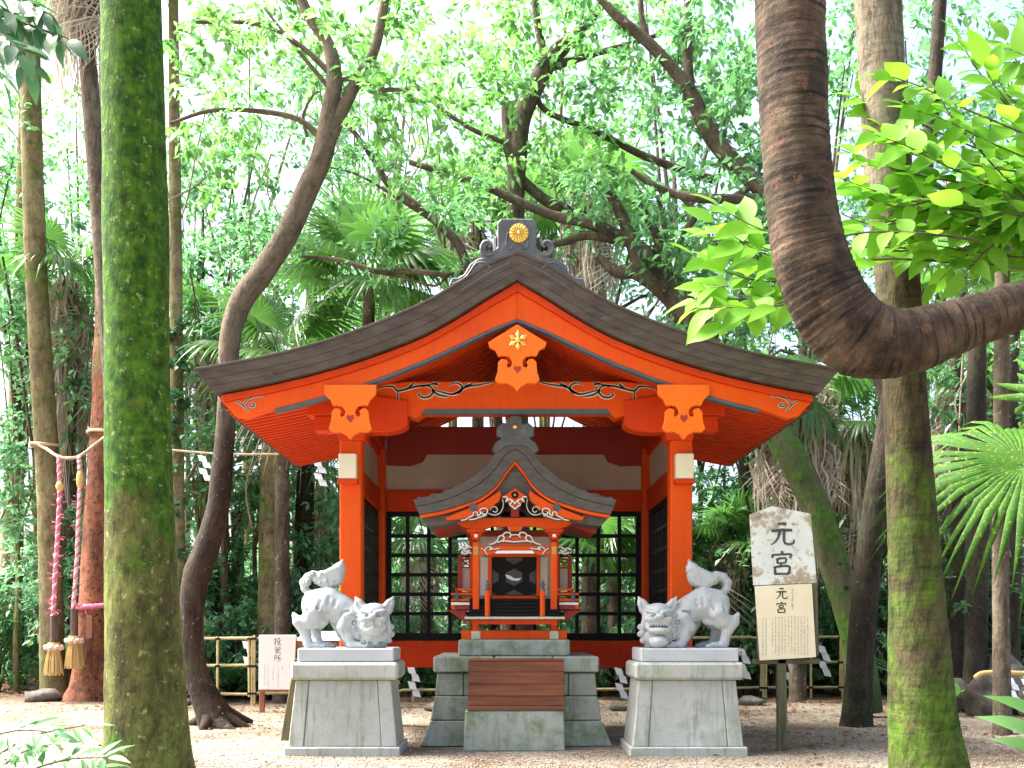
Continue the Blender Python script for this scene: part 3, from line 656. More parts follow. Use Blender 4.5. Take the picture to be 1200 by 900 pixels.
cloud([[(410, 160), (425, 158), (432, 172), (420, 178)], [(425, 170), (440, 168), (450, 180), (440, 192), (450, 200), (463, 212)], [(440, 170), (452, 174), (463, 190)]], YG - 0.025)
cloud([[(225, 262), (245, 258), (262, 248), (278, 240), (282, 226), (296, 226), (298, 242)], [(298, 242), (312, 232), (310, 215), (330, 208), (342, 216), (338, 232), (322, 234), (318, 224)], [(262, 258), (285, 256), (312, 246), (338, 238)]], YG - 0.012)
cloud([[(345, 230), (375, 238), (400, 225), (412, 195), (408, 168)], [(352, 216), (370, 200), (386, 212), (378, 226), (366, 220)]], YG + 0.02, w=0.004)
cloud([[(350, 368), (372, 362), (385, 350), (392, 334), (408, 328), (416, 340), (408, 350)], [(408, 330), (420, 316), (440, 316), (444, 330), (438, 338)], [(385, 358), (410, 352), (440, 354), (463, 356)]], 0.11, w=0.007)
cloud([[(433, 290), (440, 302), (450, 306)], [(443, 330), (450, 326), (463, 324)]], 0.11, w=0.006)
cloud([[(314, 384), (330, 396), (342, 412)], [(330, 396), (338, 382), (356, 378), (362, 388), (350, 392)], [(350, 384), (372, 388), (396, 384)]], 0.105, w=0.005)
cloud([[(214, 392), (232, 384), (246, 388), (262, 378), (274, 382)], [(226, 402), (244, 408), (262, 402), (272, 408)], [(236, 392), (250, 398), (266, 392)]], 0.2, w=0.008)
# posts, fittings, beams
YM = 0.15
for f in (lambda x: x, lambda x: 2 * MX - x):
    c = Q(f(292), 0, YM).x
    MB().box(c - 0.03, c + 0.03, YM - 0.03, YM + 0.03, 0.985, 1.86).build('post', VERM, mini, 0.006)
    for y0, y1 in ((265, 310), (376, 412), (700, 722)):
        za, zb = Q(0, y1, YM - 0.03).z, Q(0, y0, YM - 0.03).z
        MB().box(c - 0.024, c + 0.024, YM - 0.036, YM - 0.028, za, zb).build('gold_fitting', BRASS, mini, 0.002)
    MB().box(c - 0.042, c + 0.042, YM - 0.045, YM + 0.045, 0.957, 1.035).build('post_shoe', M('verdigris_shoe', [(0.42, 0.46, 0.30), (0.55, 0.56, 0.40)], 20, 0.7, 0.2) if 'verdigris_shoe' not in bpy.data.materials else bpy.data.materials['verdigris_shoe'], mini, 0.004)
    for k, (w, ya, yb) in enumerate(((70, 302, 318), (52, 318.6, 334), (38, 334.6, 348))):
        za, zb = Q(0, yb, YM).z, Q(0, ya, YM).z
        hw = w / 3.75 * S(YM) / 2 * (1.25 if k == 0 else 1)
        MB().hexa([(c - hw * .8, YM - 0.05, za), (c + hw * .8, YM - 0.05, za), (c + hw * .8, YM + 0.05, za), (c - hw * .8, YM + 0.05, za)],
                  [(c - hw, YM - 0.06, zb), (c + hw, YM - 0.06, zb), (c + hw, YM + 0.06, zb), (c - hw, YM + 0.06, zb)]).build('bracket', VERM_B, mini, 0.003)
    MB().box(c - 0.016, c + 0.016, YM - 0.068, YM - 0.06, Q(0, 338, YM).z, Q(0, 325, YM).z).build('white_peg', PAPERW, mini)
MB().prism(q2([(190, 262), (250, 250), (676, 250), (736, 262), (700, 282), (640, 310), (600, 300), (560, 288), (366, 288), (326, 300), (286, 310), (226, 282)], YM - 0.05), YM - 0.05, YM + 0.05).build('upper_beam', VERM, mini, 0.004)
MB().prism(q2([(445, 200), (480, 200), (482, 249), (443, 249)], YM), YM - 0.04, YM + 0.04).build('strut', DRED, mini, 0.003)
MB().prism(q2([(430, 286), (495, 286), (490, 300), (478, 312), (448, 312), (436, 300)], YM), YM - 0.055, YM + 0.03).build('strut_block', VERM, mini, 0.003)
FL = [(365, 372), (385, 360), (400, 340), (420, 330), (440, 328), (463, 336)]
MB().prism(q2(FL + mir(FL)[-2::-1], YM), YM - 0.025, YM + 0.02).build('frog_leg_strut', VERM, mini, 0.003)
MB().prism(q2([(308, 376), (618, 376), (618, 412), (575, 416), (545, 406), (380, 406), (350, 416), (308, 412)], YM - 0.03), YM - 0.035, YM + 0.03).build('lintel_beam', VERM, mini, 0.004)
MB().prism(q2([(385, 395), (540, 395), (550, 407), (375, 407)], YM - 0.04), YM - 0.042, YM).build('painted_edge', PAPERW, mini)
# eave supports at the sides (slanting red arms) and body
for f in (lambda p: p, mir):
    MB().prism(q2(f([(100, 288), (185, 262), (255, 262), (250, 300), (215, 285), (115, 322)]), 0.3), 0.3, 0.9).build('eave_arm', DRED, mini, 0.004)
XB = 0.40
bz0, bz1 = 1.30, 1.95
cm = cxm
MB().box(cm - XB, cm + XB, 0.62, 1.20, bz0, bz1).build('plaster_body', PLASTER, mini)
for u in (-XB, XB):
    for y in (0.60, 1.2):
        MB().box(cm + u - 0.03, cm + u + 0.03, y - 0.03, y + 0.03, 1.0, bz1).build('body_post', VERM_B, mini, 0.004)
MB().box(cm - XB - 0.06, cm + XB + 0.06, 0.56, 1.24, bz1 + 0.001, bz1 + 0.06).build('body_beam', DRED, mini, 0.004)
YD = 0.58
dz = lambda y: Q(0, y, YD).z
dxm = lambda x: Q(x, 0, YD).x
door = MB().box(dxm(362), dxm(556), YD - 0.02, YD + 0.02, dz(592), dz(424)).build('door_leaf', BLACK, mini, 0.003)
HEXD = M('dull_silver_print', [(0.035, 0.038, 0.034), (0.055, 0.058, 0.05)], 12, 0.5, 0.05)
for hx, hy, r in ((459, 512, 42), (459, 604, 42), (459, 418, 42), (362, 512, 34), (556, 512, 34), (362, 612, 34), (556, 612, 34)):
    pts = [(hx + r * math.cos(k * PI / 3 + PI / 6), hy + r * 0.9 * math.sin(k * PI / 3 + PI / 6)) for k in range(6)]
    pts = [(min(max(x, 364), 554), min(max(y, 426), 590)) for x, y in pts]
    pts = [p for i, p in enumerate(pts) if p not in pts[:i]]
    MB().prism(q2(pts, YD), YD - 0.024, YD - 0.0195).build('door_hexagon', HEXD, door)
MB().prism(q2([(420, 500), (440, 505), (462, 518), (492, 515), (478, 528), (450, 526), (428, 515)], YD), YD - 0.032, YD - 0.025).build('door_lock', PAPERW, door)
for x0_, x1_, y0_, y1_ in ((346, 361, 424, 604), (557, 572, 424, 604), (346, 572, 593, 606), (346, 572, 410, 423.5)):
    MB().box(dxm(x0_), dxm(x1_), YD - 0.035, YD + 0.02, dz(y1_), dz(y0_)).build('door_frame', VERM, mini, 0.003)
for x0_, x1_ in ((312, 345), (573, 606)):
    MB().box(dxm(x0_), dxm(x1_), YD - 0.01, YD + 0.02, dz(592), dz(424)).build('side_panel', PLASTER, mini)
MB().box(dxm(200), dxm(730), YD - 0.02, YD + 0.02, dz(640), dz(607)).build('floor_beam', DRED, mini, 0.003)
# side galleries with small crossed panels
for f in (lambda x: x, lambda x: 2 * MX - x):
    for xx in (222, 275):
        c = Q(f(xx), 0, 0.7).x
        MB().box(c - 0.02, c + 0.02, 0.68, 0.72, 1.2, 1.78).build('side_post', DRED, mini, 0.003)
    a_, b_ = sorted((Q(f(228), 0, 0.7).x, Q(f(270), 0, 0.7).x))
    for y0_, y1_ in ((428, 436), (466, 474)):
        MB().box(a_, b_, 0.69, 0.71, Q(0, y1_, .7).z, Q(0, y0_, .7).z).build('side_rail', DRED, mini)
    za, zb = Q(0, 466, .7).z, Q(0, 436, .7).z
    for s_ in (1, -1):
        p0, p1 = (a_, za if s_ > 0 else zb), (b_, zb if s_ > 0 else za)
        MB().tube([(p0[0], 0.69 - 0.004 * s_, p0[1]), (p1[0], 0.69 - 0.004 * s_, p1[1])], 0.006, 6).build('cross_bar', DRED, mini)
    MB().box(a_, b_, 0.71, 0.72, Q(0, 570, .7).z, Q(0, 475, .7).z).build('side_panel', PLASTER, mini)
# veranda: white-edged floor, rails, newel posts with finials, dark stair, base
ZV = Q(0, 628, 0.25).z
MB().box(Q(182, 0, .25).x, Q(742, 0, .25).x, 0.25, 1.35, ZV - 0.012, ZV + 0.012).build('veranda_floor', PAPERW, mini, 0.002)
MB().box(Q(190, 0, .25).x, Q(734, 0, .25).x, 0.265, 1.33, ZV - 0.055, ZV - 0.014).build('veranda_beam', DRED, mini, 0.003)
for f in (lambda x: x, lambda x: 2 * MX - x):
    for i, zy in enumerate((566, 586, 612)):
        z = Q(0, zy, .3).z
        xi, xo = f(275), f(182 - 0 * i if i else 212)
        a_, b_ = sorted((Q(xi, 0, .28).x, Q(xo, 0, .28).x))
        MB().box(a_, b_, 0.27, 0.30, z - 0.011, z + 0.011).build('railing', VERM, mini, 0.003)
        xs_ = Q(f(205), 0, .28).x
        MB().box(xs_ - 0.012, xs_ + 0.012, 0.301, 1.3, z - 0.011, z + 0.011).build('railing', VERM_B, mini, 0.003)
    c = Q(f(208), 0, .28).x
    MB().box(c - 0.018, c + 0.018, 0.262, 0.30, ZV + 0.013, Q(0, 575, .28).z).build('railing_post', ORN, mini, 0.003)
    MB().prism(q2([(f(165), 655), (f(240), 660), (f(262), 700), (f(245), 712), (f(215), 690), (f(190), 672)], 0.28), 0.28, 0.40).build('veranda_bracket', DRED, mini, 0.003)
    MB().box(min(Q(f(182), 0, .26).x, Q(f(200), 0, .26).x), max(Q(f(182), 0, .26).x, Q(f(200), 0, .26).x), 0.24, 0.262, Q(0, 652, .26).z, Q(0, 634, .26).z).build('rail_end', VERM, mini, 0.002)
    c = Q(f(342), 0, .02).x
    MB().tube([(c, 0.03, Q(0, 684, .02).z), (c, 0.03, Q(0, 570, .02).z)], 0.024, 12).build('newel_post', VERM, mini)
    zt = Q(0, 570, .02).z
    prof = [(0.026, 0), (0.027, 0.018), (0.016, 0.022), (0.016, 0.03), (0.024, 0.045), (0.022, 0.062), (0.008, 0.085), (0.001, 0.10)]
    MB().tube([(c, 0.03, zt + h) for r, h in prof], [r for r, h in prof], 12).build('finial', ORN, mini, smooth=True)
for k in range(5):
    z = Q(0, 684, .05).z + 0.001 + 0.034 * k
    MB().box(Q(262, 0, .1).x, Q(660, 0, .1).x, 0.06 + 0.05 * k, 0.06 + 0.05 * (k + 1) + 0.02, z, z + 0.033).build('stair_step', BLACK, mini, 0.003)
zp = Q(0, 690, -0.02).z
MB().box(Q(242, 0, -.02).x, Q(682, 0, -.02).x, -0.02, 0.20, zp - 0.012, zp + 0.010).build('floor_plank', bpy.data.materials['verdigris_shoe'], mini, 0.002)
MB().box(Q(275, 0, .02).x, Q(650, 0, .02).x, 0.01, 0.05, zp - 0.06, zp - 0.014).build('plank_beam', VERM_B, mini, 0.003)
MB().box(Q(228, 0, .1).x, Q(692, 0, .1).x, 0.12, 0.18, 0.957, Q(0, 745, .1).z).build('base_beam', VERM, mini, 0.004)
MB().box(Q(228, 0, .1).x, Q(692, 0, .1).x, 1.1, 1.16, 0.957, Q(0, 745, .1).z).build('base_beam', VERM_B, mini, 0.004)

# ------------------------------------------------------------------ pedestals and guardian lions
def pedestal(px0, px1, label):
    """px0, px1: photo x of the plinth's ends"""
    s = S(-0.88)
    xl, xr = P(px0, 0, -0.88).x, P(px1, 0, -0.88).x
    c = (xl + xr) / 2
    t = thing('statue_pedestal', (c, -0.52, 0), label, 'pedestal', 'granite pedestals of the guardian lions')
    hw = (xr - xl) / 2
    MB().box(c - hw, c + hw, -0.90, -0.14, -0.02, 0.07).build('plinth', GRANITE, t, 0.01)
    b, u = hw - 0.03, hw - 0.085
    cut = 0.72
    for a0, a1, rec in ((-1, -cut, 0), (-cut, cut, 0.006), (cut, 1, 0)):
        g = 0.002
        e0, e1 = (g if a0 > -1 else 0), (g if a1 < 1 else 0)
        yb, yt = -0.865 + rec, -0.82 + rec
        MB().hexa([(c + a0 * b + e0, yb, 0.072), (c + a1 * b - e1, yb, 0.072), (c + a1 * b - e1, -0.175, 0.072), (c + a0 * b + e0, -0.175, 0.072)],
                  [(c + a0 * u + e0, yt, 0.626), (c + a1 * u - e1, yt, 0.626), (c + a1 * u - e1, -0.21, 0.626), (c + a0 * u + e0, -0.21, 0.626)]).build('stone_block', GRANITE, t, 0.006)
    MB().box(c - hw + 0.045, c + hw - 0.02, -0.865, -0.165, 0.629, 0.775).build('cap_stone', GRANITE, t, 0.022)
    MB().box(c - hw + 0.10, c + hw - 0.06, -0.82, -0.20, 0.778, 0.893).build('top_stone', GRANITE_L, t, 0.01)
    return c
pedestal(333, 469, 'granite pedestal under the closed-mouthed lion beside the white notice board')
pedestal(738, 876, 'granite pedestal under the open-mouthed lion beside the tall name board')

def surface_nets(D, lo, h):
    """isosurface D = 0 of a grid; D[ix,iy,iz]"""
    nx, ny, nz = D.shape
    ins = D < 0
    base = np.zeros((nx - 1, ny - 1, nz - 1), int)
    acc = np.zeros((nx - 1, ny - 1, nz - 1, 3)); cnt = np.zeros((nx - 1, ny - 1, nz - 1))
    def sub(a, d): return a[d[0]:nx - 1 + d[0], d[1]:ny - 1 + d[1], d[2]:nz - 1 + d[2]]
    C = [(i, j, k) for i in (0, 1) for j in (0, 1) for k in (0, 1)]
    for c0 in C:
        for ax in range(3):
            if c0[ax]: continue
            c1 = list(c0); c1[ax] = 1
            a, b = sub(D, c0), sub(D, c1)
            m = (a < 0) != (b < 0)
            t = np.where(m, a / np.where(m, a - b, 1), 0)
            for k in range(3):
                acc[..., k] += np.where(m, c0[k] + (t if k == ax else 0), 0)
            cnt += m
    act = cnt > 0
    idx = -np.ones(act.shape, int); idx[act] = np.arange(act.sum())
    g = np.argwhere(act)
    V = (g + acc[act] / cnt[act][:, None]) * h + lo
    Fs = []
    for ax in range(3):
        u, v = (ax + 1) % 3, (ax + 2) % 3
        s0 = [slice(1, -1)] * 3; s1 = [slice(1, -1)] * 3
        s0[ax] = slice(0, -1); s1[ax] = slice(1, None)
        a, b = ins[tuple(s0)], ins[tuple(s1)]
        for flip in (0, 1):
            w = np.argwhere((a & ~b) if not flip else (~a & b))
            if not len(w): continue
            w = w + 1; w[:, ax] -= 1
            e = [np.zeros(3, int) for _ in range(4)]
            e[1][u] = -1; e[2][u] = -1; e[2][v] = -1; e[3][v] = -1
            q = np.stack([idx[tuple((w + k).T)] for k in e], 1)
            Fs.append(q[:, ::-1] if flip else q)
    return V, np.concatenate(Fs)

def lion(mirror, px_c, label, open_mouth):
    """guardian lion; measured on the picture of the closed-mouthed one: x right, y down (1/7.5 photo px), w towards the viewer"""
    U = S(-0.55) / 7.5
    h = 0.0062 / U
    lo = np.array([30.0, -330.0, 20.0]); hi = np.array([1010.0, 300.0, 850.0])
    n = np.ceil((hi - lo) / h).astype(int)
    GX, GW, GYd = np.meshgrid(*[lo[k] + h * np.arange(n[k]) for k in range(3)], indexing='ij')
    X, W, Yd = GX, GW, GYd
    D = np.full(GX.shape, 1e3)
    def smin(a, b, k):
        t = np.clip(0.5 + 0.5 * (b - a) / k, 0, 1); return b + (a - b) * t - k * t * (1 - t)
    def window(lo_, hi_):
        return tuple(slice(max(0, int((lo_[k] - lo[k]) / h)), max(1, int((hi_[k] - lo[k]) / h) + 2)) for k in range(3))
    def cap(p, q, r0, r1):
        return ('cap', np.array(p, float), np.array(q, float), r0, r1)
    def ell(c, r):
        return ('ell', c, r)
    def ev(sh, k):
        """window and distance field of one shape"""
        if sh[0] == 'cap':
            _, p, q, r0, r1 = sh; m = max(r0, r1) + k * 1.5 + 4
            lw = np.minimum(p, q) - m; hw = np.maximum(p, q) + m
            w = window((lw[0], lw[2], lw[1]), (hw[0], hw[2], hw[1]))
            x, y, z = GX[w], GYd[w], GW[w]; d = q - p; L = (d ** 2).sum() + 1e-9
            t = np.clip(((x - p[0]) * d[0] + (y - p[1]) * d[1] + (z - p[2]) * d[2]) / L, 0, 1)
            return w, np.sqrt((x - p[0] - t * d[0]) ** 2 + (y - p[1] - t * d[1]) ** 2 + (z - p[2] - t * d[2]) ** 2) - (r0 + (r1 - r0) * t)
        if sh[0] == 'ell':
            _, c, r = sh; e = 1 + (k * 2 + 4) / min(r)
            w = window((c[0] - r[0] * e, c[2] - r[2] * e, c[1] - r[1] * e), (c[0] + r[0] * e, c[2] + r[2] * e, c[1] + r[1] * e))
            return w, (np.sqrt(((GX[w] - c[0]) / r[0]) ** 2 + ((GYd[w] - c[1]) / r[1]) ** 2 + ((GW[w] - c[2]) / r[2]) ** 2) - 1) * min(r)
        _, cx_, cy_, r, w0, ww, th = sh      # ring groove
        w = window((cx_ - r - 20, w0 - ww - 20, cy_ - r - 20), (cx_ + r + 20, w0 + ww + 20, cy_ + r + 20))
        return w, np.abs(np.sqrt((GX[w] - cx_) ** 2 + (GYd[w] - cy_) ** 2) - r) + np.maximum(0, np.abs(GW[w] - w0) - ww) - th
    def add(sh, k=22):
        w, d = ev(sh, k); D[w] = smin(D[w], d, k)
    def cut(sh, k=6):
        w, d = ev(sh, k); D[w] = -smin(-D[w], d, k)
    def chain(pts, k=20):
        for a, b in zip(pts[:-1], pts[1:]): add(cap(a[:3], b[:3], a[3], b[3]), k)
    # trunk of the body, w is negative towards the viewer
    chain([(265, 430, 30, 128), (370, 430, 20, 135), (480, 480, 0, 118), (590, 530, -20, 105)], 40)
    add(ell((255, 480, 60), (115, 120, 120)), 40)
    # hind legs
    for w, sh in ((-70, 0), (110, 60)):
        chain([(255 + sh, 520, w, 92), (215 + sh, 590, w, 66)], 30)
        chain([(215 + sh, 590, w, 60), (120 + sh, 585, w, 46)], 26)
        chain([(120 + sh, 585, w, 42), (90 + sh, 540, w, 22), (78 + sh, 512, w, 6)], 16)
        chain([(125 + sh, 600, w, 48), (185 + sh, 690, w, 44), (205 + sh, 770, w, 40), (215 + sh, 795, w, 34)], 18)
        chain([(200 + sh, 790, w, 32), (300 + sh, 800, w - 10, 28), (335 + sh, 806, w - 12, 22)], 14)
        for j in (-22, 0, 22): add(ell((345 + sh, 805, w - 10 + j), (28, 18, 13)), 6)
    add(cap((250, 610, -60), (360, 590, -50), 40, 30), 25)
    # front legs
    chain([(560, 560, -85, 82), (520, 640, -95, 58), (560, 720, -100, 50), (590, 790, -110, 40)], 22)
    chain([(590, 792, -112, 38), (690, 800, -125, 32)], 14)
    for j in (-30, -8, 14, 36): add(ell((722 - abs(j) * 0.4, 806, -122 + j), (32, 17, 13)), 5)
    chain([(440, 590, 90, 66), (480, 690, 95, 46), (545, 790, 95, 40), (620, 805, 80, 26)], 20)
    chain([(690, 690, 30, 70), (780, 790, 0, 44), (860, 805, -60, 30)], 20)
    # chest, mane and head turned to the viewer
    add(ell((700, 620, -30), (150, 160, 120)), 30)
    add(ell((800, 720, -70), (130, 110, 95)), 25)
    for cx_, cy_, r in ((640, 660, 42), (655, 720, 40), (700, 770, 36), (930, 640, 34), (935, 700, 32), (915, 755, 30), (620, 600, 40), (640, 540, 36), (760, 780, 32), (850, 785, 32)):
        add(ell((cx_, cy_, -95), (r, r * 0.9, 42)), 5)
        cut(('ring', cx_, cy_, r * 0.45, -135, 12, 4), 4)
    add(ell((790, 560, -110), (135, 120, 110)), 18)
    add(ell((790, 500, -110), (112, 70, 100)), 18)
    add(ell((790, 640, -175), (118, 62, 70)), 14)
    # cheeks, brow, nose
    for s_ in (-1, 1):
        add(ell((790 + s_ * 62, 572, -205), (54, 36, 34)), 9)
        add(cap((790 + s_ * 24, 520, -226), (790 + s_ * 112, 492, -172), 21, 17), 5)
        cut(ell((790 + s_ * 64, 536, -222), (40, 20, 30)), 4)
        add(ell((790 + s_ * 60, 533, -196), (22, 15, 20)), 3)
        cut(ell((790 + s_ * 58, 535, -216), (8, 8, 14)), 2)
        # ears
        e = [(790 + s_ * 108, 478, -90, 56), (790 + s_ * 136, 432, -95, 40), (790 + s_ * 166, 375, -98, 7)]
        chain(e, 12)
        cut(cap((790 + s_ * 122, 475, -160), (790 + s_ * 154, 402, -132), 32, 10), 5)
        add(cap((790 + s_ * 120, 600, -120), (790 + s_ * 128, 690, -110), 26, 18), 8)
        for k in range(4): cut(cap((790 + s_ * (105 + 9 * k), 590 + 25 * k, -165), (790 + s_ * (150 + 4 * k), 625 + 28 * k, -140), 5, 4), 4)
    add(ell((790, 548, -235), (36, 26, 30)), 8)
    cut(cap((790, 572, -262), (790, 598, -246), 5, 5), 3)
    for s_ in (-1, 1): cut(cap((790 + s_ * 6, 570, -262), (790 + s_ * 40, 545, -245), 5, 4), 3)
    if open_mouth:
        cut(ell((790, 634, -258), (104, 25, 84)), 3)
        add(ell((790, 672, -205), (92, 34, 48)), 7)
        for k in (-60, -36, -12, 12, 36, 60): add(ell((790 + k, 622, -232 + abs(k) * 0.35), (10, 13, 8)), 2)
        add(ell((790, 765, -170), (85, 60, 85)), 3)        # ball under the chin
    else:
        pts = [(685, 640), (712, 662), (745, 655), (790, 638), (835, 655), (868, 662), (895, 640)]
        for a, b in zip(pts[:-1], pts[1:]):
            wa, wb = -245 + abs(a[0] - 790) * 0.32, -245 + abs(b[0] - 790) * 0.32
            cut(cap((a[0], a[1] - 16, wa - 6), (b[0], b[1] - 16, wb - 6), 19, 19), 2)
        for s_ in (-1, 1): add(cap((790 + s_ * 70, 600, -228), (790 + s_ * 66, 640, -228), 10, 5), 3)
        add(ell((790, 680, -195), (80, 30, 42)), 7)
    for k in range(5): cut(cap((730 + 30 * k, 715, -175), (735 + 28 * k, 775, -160), 4, 4), 4)
    # carved folds on flank and shoulder
    for pts in ([(380, 330), (400, 380), (390, 440)], [(430, 340), (460, 400), (440, 450)], [(230, 400), (205, 450), (225, 510)], [(300, 360), (320, 420), (300, 480)], [(485, 560), (520, 520), (565, 510)]):
        for a, b in zip(pts[:-1], pts[1:]):
            cut(cap((a[0], a[1], -126), (b[0], b[1], -126), 16, 16), 16)
    # tail: rises behind the rump, curls, and ends in a flame
    chain([(205, 350, 50, 34), (160, 300, 50, 34), (150, 245, 50, 38), (190, 200, 50, 40), (250, 185, 45, 42)], 14)
    if not open_mouth:
        for cx_, cy_, r in ((185, 245, 36), (300, 250, 30), (350, 235, 34), (235, 175, 34), (310, 170, 30)):
            add(ell((cx_, cy_, 15), (r, r, 44)), 5)
            cut(('ring', cx_, cy_, r * 0.5, -25, 14, 4), 3)
    fp = [(285, 215, 40, 58), (355, 222, 40, 84), (420, 195, 40, 88), (462, 130, 40, 58), (497, 42, 40, 6)]
    wv = window((200, -60, 25), (540, 140, 330)); fl_ = np.full(GX[wv].shape, 1e3)
    keepD = D; D = np.full(GX.shape, 1e3)
    for a, b in zip(fp[:-1], fp[1:]): add(cap(a[:3], b[:3], a[3], b[3]), 14)
    fl_ = np.maximum(D[wv] + 2.8 * np.sin(np.hypot(GX[wv] - 250, GYd[wv] - 330) * 0.23), np.abs(GW[wv] - 40) - 58)
    D = keepD; D[wv] = smin(D[wv], fl_, 8)
    D = np.maximum(D, Yd - 820)
    D[0] = D[-1] = 50; D[:, 0] = D[:, -1] = 50; D[:, :, 0] = D[:, :, -1] = 50
    V, Fc = surface_nets(D, lo, h)
    x, w, yd = V[:, 0].copy(), V[:, 1].copy(), V[:, 2].copy()
    sg = -1 if mirror else 1
    c = P(px_c, 0, -0.55).x
    G = np.stack([sg * (x - 520) * U, w * U, (820 - yd) * U], 1)
    if mirror: Fc = Fc[:, ::-1]
    me = np_mesh('guardian_lion', G, Fc, True)
    o = link('guardian_lion', me, STATUE)
    o.location = (c, -0.55, 0.893)
    sm = o.modifiers.new('smooth', 'SMOOTH'); sm.factor = 0.5; sm.iterations = 1
    return tag(o, label, 'statue', 'stone guardian lions before the hall')
lion(False, 335 + 520 / 7.5, 'pale stone guardian lion with closed mouth and curly tail on its pedestal', False)
lion(True, 740 + (1012 - 520) / 7.5 - 1, 'pale stone guardian lion with open mouth and a ball under its chin', True)

# ------------------------------------------------------------------ boards with writing
# brush characters as strokes on a 100 x 100 square (y down): (points, start width, end width)
YUAN = [([(32, 14), (50, 12), (66, 14)], 6, 9), ([(10, 40), (45, 36), (88, 37)], 7, 8), ([(40, 40), (36, 62), (24, 80), (8, 92)], 9, 3), ([(58, 39), (57, 70), (62, 86), (80, 89), (94, 84), (93, 72)], 8, 4)]
MIYA = [([(50, 2), (52, 12)], 7, 9), ([(14, 16), (14, 30)], 7, 6), ([(14, 18), (50, 16), (88, 16), (80, 30)], 6, 5), ([(32, 32), (34, 52)], 7, 6), ([(33, 33), (66, 31), (64, 50)], 6, 6), ([(34, 50), (64, 49)], 5, 5), ([(48, 52), (44, 62)], 5, 5),
        ([(22, 64), (26, 96)], 8, 7), ([(23, 65), (78, 62), (76, 94)], 6, 8), ([(26, 92), (76, 91)], 6, 6)]
TOU = [([(6, 30), (36, 26)], 6, 5), ([(22, 6), (23, 60), (21, 92), (12, 84)], 7, 4), ([(6, 66), (38, 52)], 5, 4), ([(54, 10), (52, 30), (42, 44)], 6, 3), ([(54, 12), (76, 10), (76, 34), (94, 36)], 5, 5), ([(46, 52), (80, 50), (66, 76), (42, 96)], 6, 4), ([(52, 58), (70, 80), (95, 95)], 5, 7)]
OU = [([(36, 4), (28, 18), (10, 30)], 6, 3), ([(60, 4), (72, 18), (92, 28)], 5, 7), ([(48, 16), (38, 34), (62, 32)], 5, 4), ([(58, 24), (68, 38)], 5, 5), ([(12, 48), (88, 45)], 6, 6), ([(36, 48), (30, 90), (48, 82)], 6, 4), ([(38, 62), (66, 60), (66, 84), (82, 92), (94, 88), (94, 78)], 5, 4), ([(46, 68), (54, 78)], 5, 5)]
SHO = [([(10, 12), (46, 8)], 6, 5), ([(14, 28), (14, 60), (6, 90)], 6, 3), ([(14, 30), (42, 28), (42, 50)], 5, 5), ([(16, 50), (42, 48)], 5, 5), ([(88, 6), (60, 18)], 6, 4), ([(60, 18), (60, 58), (50, 90)], 6, 3), ([(60, 44), (95, 40)], 5, 5), ([(80, 44), (80, 96)], 6, 4)]
def glyph(mb, strokes, ox, oz, size, y, bold=1.0):
    for pts, w0, w1 in strokes:
        sp = spline(pts, 5) if len(pts) > 2 else spline(pts, 4)
        n_ = len(sp); vs = []
        for i, p in enumerate(sp):
            a0, b0 = np.array(sp[max(i - 1, 0)]), np.array(sp[min(i + 1, n_ - 1)])
            t = (b0 - a0) / (np.linalg.norm(b0 - a0) + 1e-9); nn = np.array([-t[1], t[0]])
            w = (w0 + (w1 - w0) * i / (n_ - 1)) * 0.62 * bold * (0.86 + 0.28 * abs(math.sin(i * 1.3 + w0)))
            for sg in (1, -1):
                q = np.array(p) + nn * w * sg
                vs.append((ox + q[0] / 100 * size, y, oz - q[1] / 100 * size))
        mb.add(vs, [(2 * i, 2 * i + 1, 2 * i + 3, 2 * i + 2) for i in range(n_ - 1)])
def small_print(mb, x, z0, z1, size, y, rnd):
    """a column of writing too small to read in the photograph: little crossing pen strokes"""
    z = z0
    while z > z1:
        for _ in range(3):
            u, w = rnd.uniform(-.4, .4) * size, rnd.uniform(0.1, .8) * size
            if rnd.random() < 0.55: dx, dz = rnd.uniform(.2, .45) * size, rnd.uniform(-.03, .03) * size; tx, tz = 0, 0.05 * size
            else: dx, dz = rnd.uniform(-.1, .1) * size, rnd.uniform(.15, .35) * size; tx, tz = 0.05 * size, 0
            cx_, cz_ = x + u * 0.4, z - w
            mb.add([(cx_ - dx - tx, y, cz_ - dz - tz), (cx_ + dx - tx, y, cz_ + dz - tz), (cx_ + dx + tx, y, cz_ + dz + tz), (cx_ - dx + tx, y, cz_ - dz + tz)], [(0, 1, 2, 3)])
        z -= size * 1.12

YS = -0.55
sg_ = thing('name_board', (P(918, 0, YS).x, YS + 0.06, 0), 'weathered white shrine name board over a cream notice on a mossy wooden post', 'sign')
MB().hexa([(P(px, 0, YS).x, y, -0.05) for px, y in ((913, YS + .02), (924, YS + .02), (924, YS + .09), (913, YS + .09))], [(P(px, 0, YS).x, y, 2.0) for px, y in ((910, YS + .02), (920, YS + .02), (920, YS + .09), (910, YS + .09))]).build('post', DARKWOOD, sg_, 0.006)
bd = MB().prism(pz([(883, 686), (878.5, 603), (905, 593), (950, 602), (957.5, 683)], YS), YS, YS + 0.018).build('name_panel', SIGNWHITE, sg_, 0.003)
MB().prism(pz([(886, 684), (958, 682), (960, 768), (887, 772)], YS), YS + 0.003, YS + 0.016).build('backing_board', DARKWOOD, sg_, 0.003)
pb = MB().prism(pz([(884, 687), (951, 684), (956, 770), (890, 774)], YS), YS - 0.012, YS + 0.001).build('notice_panel', PAPER, sg_, 0.002)
MB().box(P(882, 0, YS).x, P(962, 0, YS).x, YS + 0.02, YS + 0.05, P(0, 778, YS).z, P(0, 772, YS).z).build('bottom_rail', DARKWOOD, sg_, 0.004)
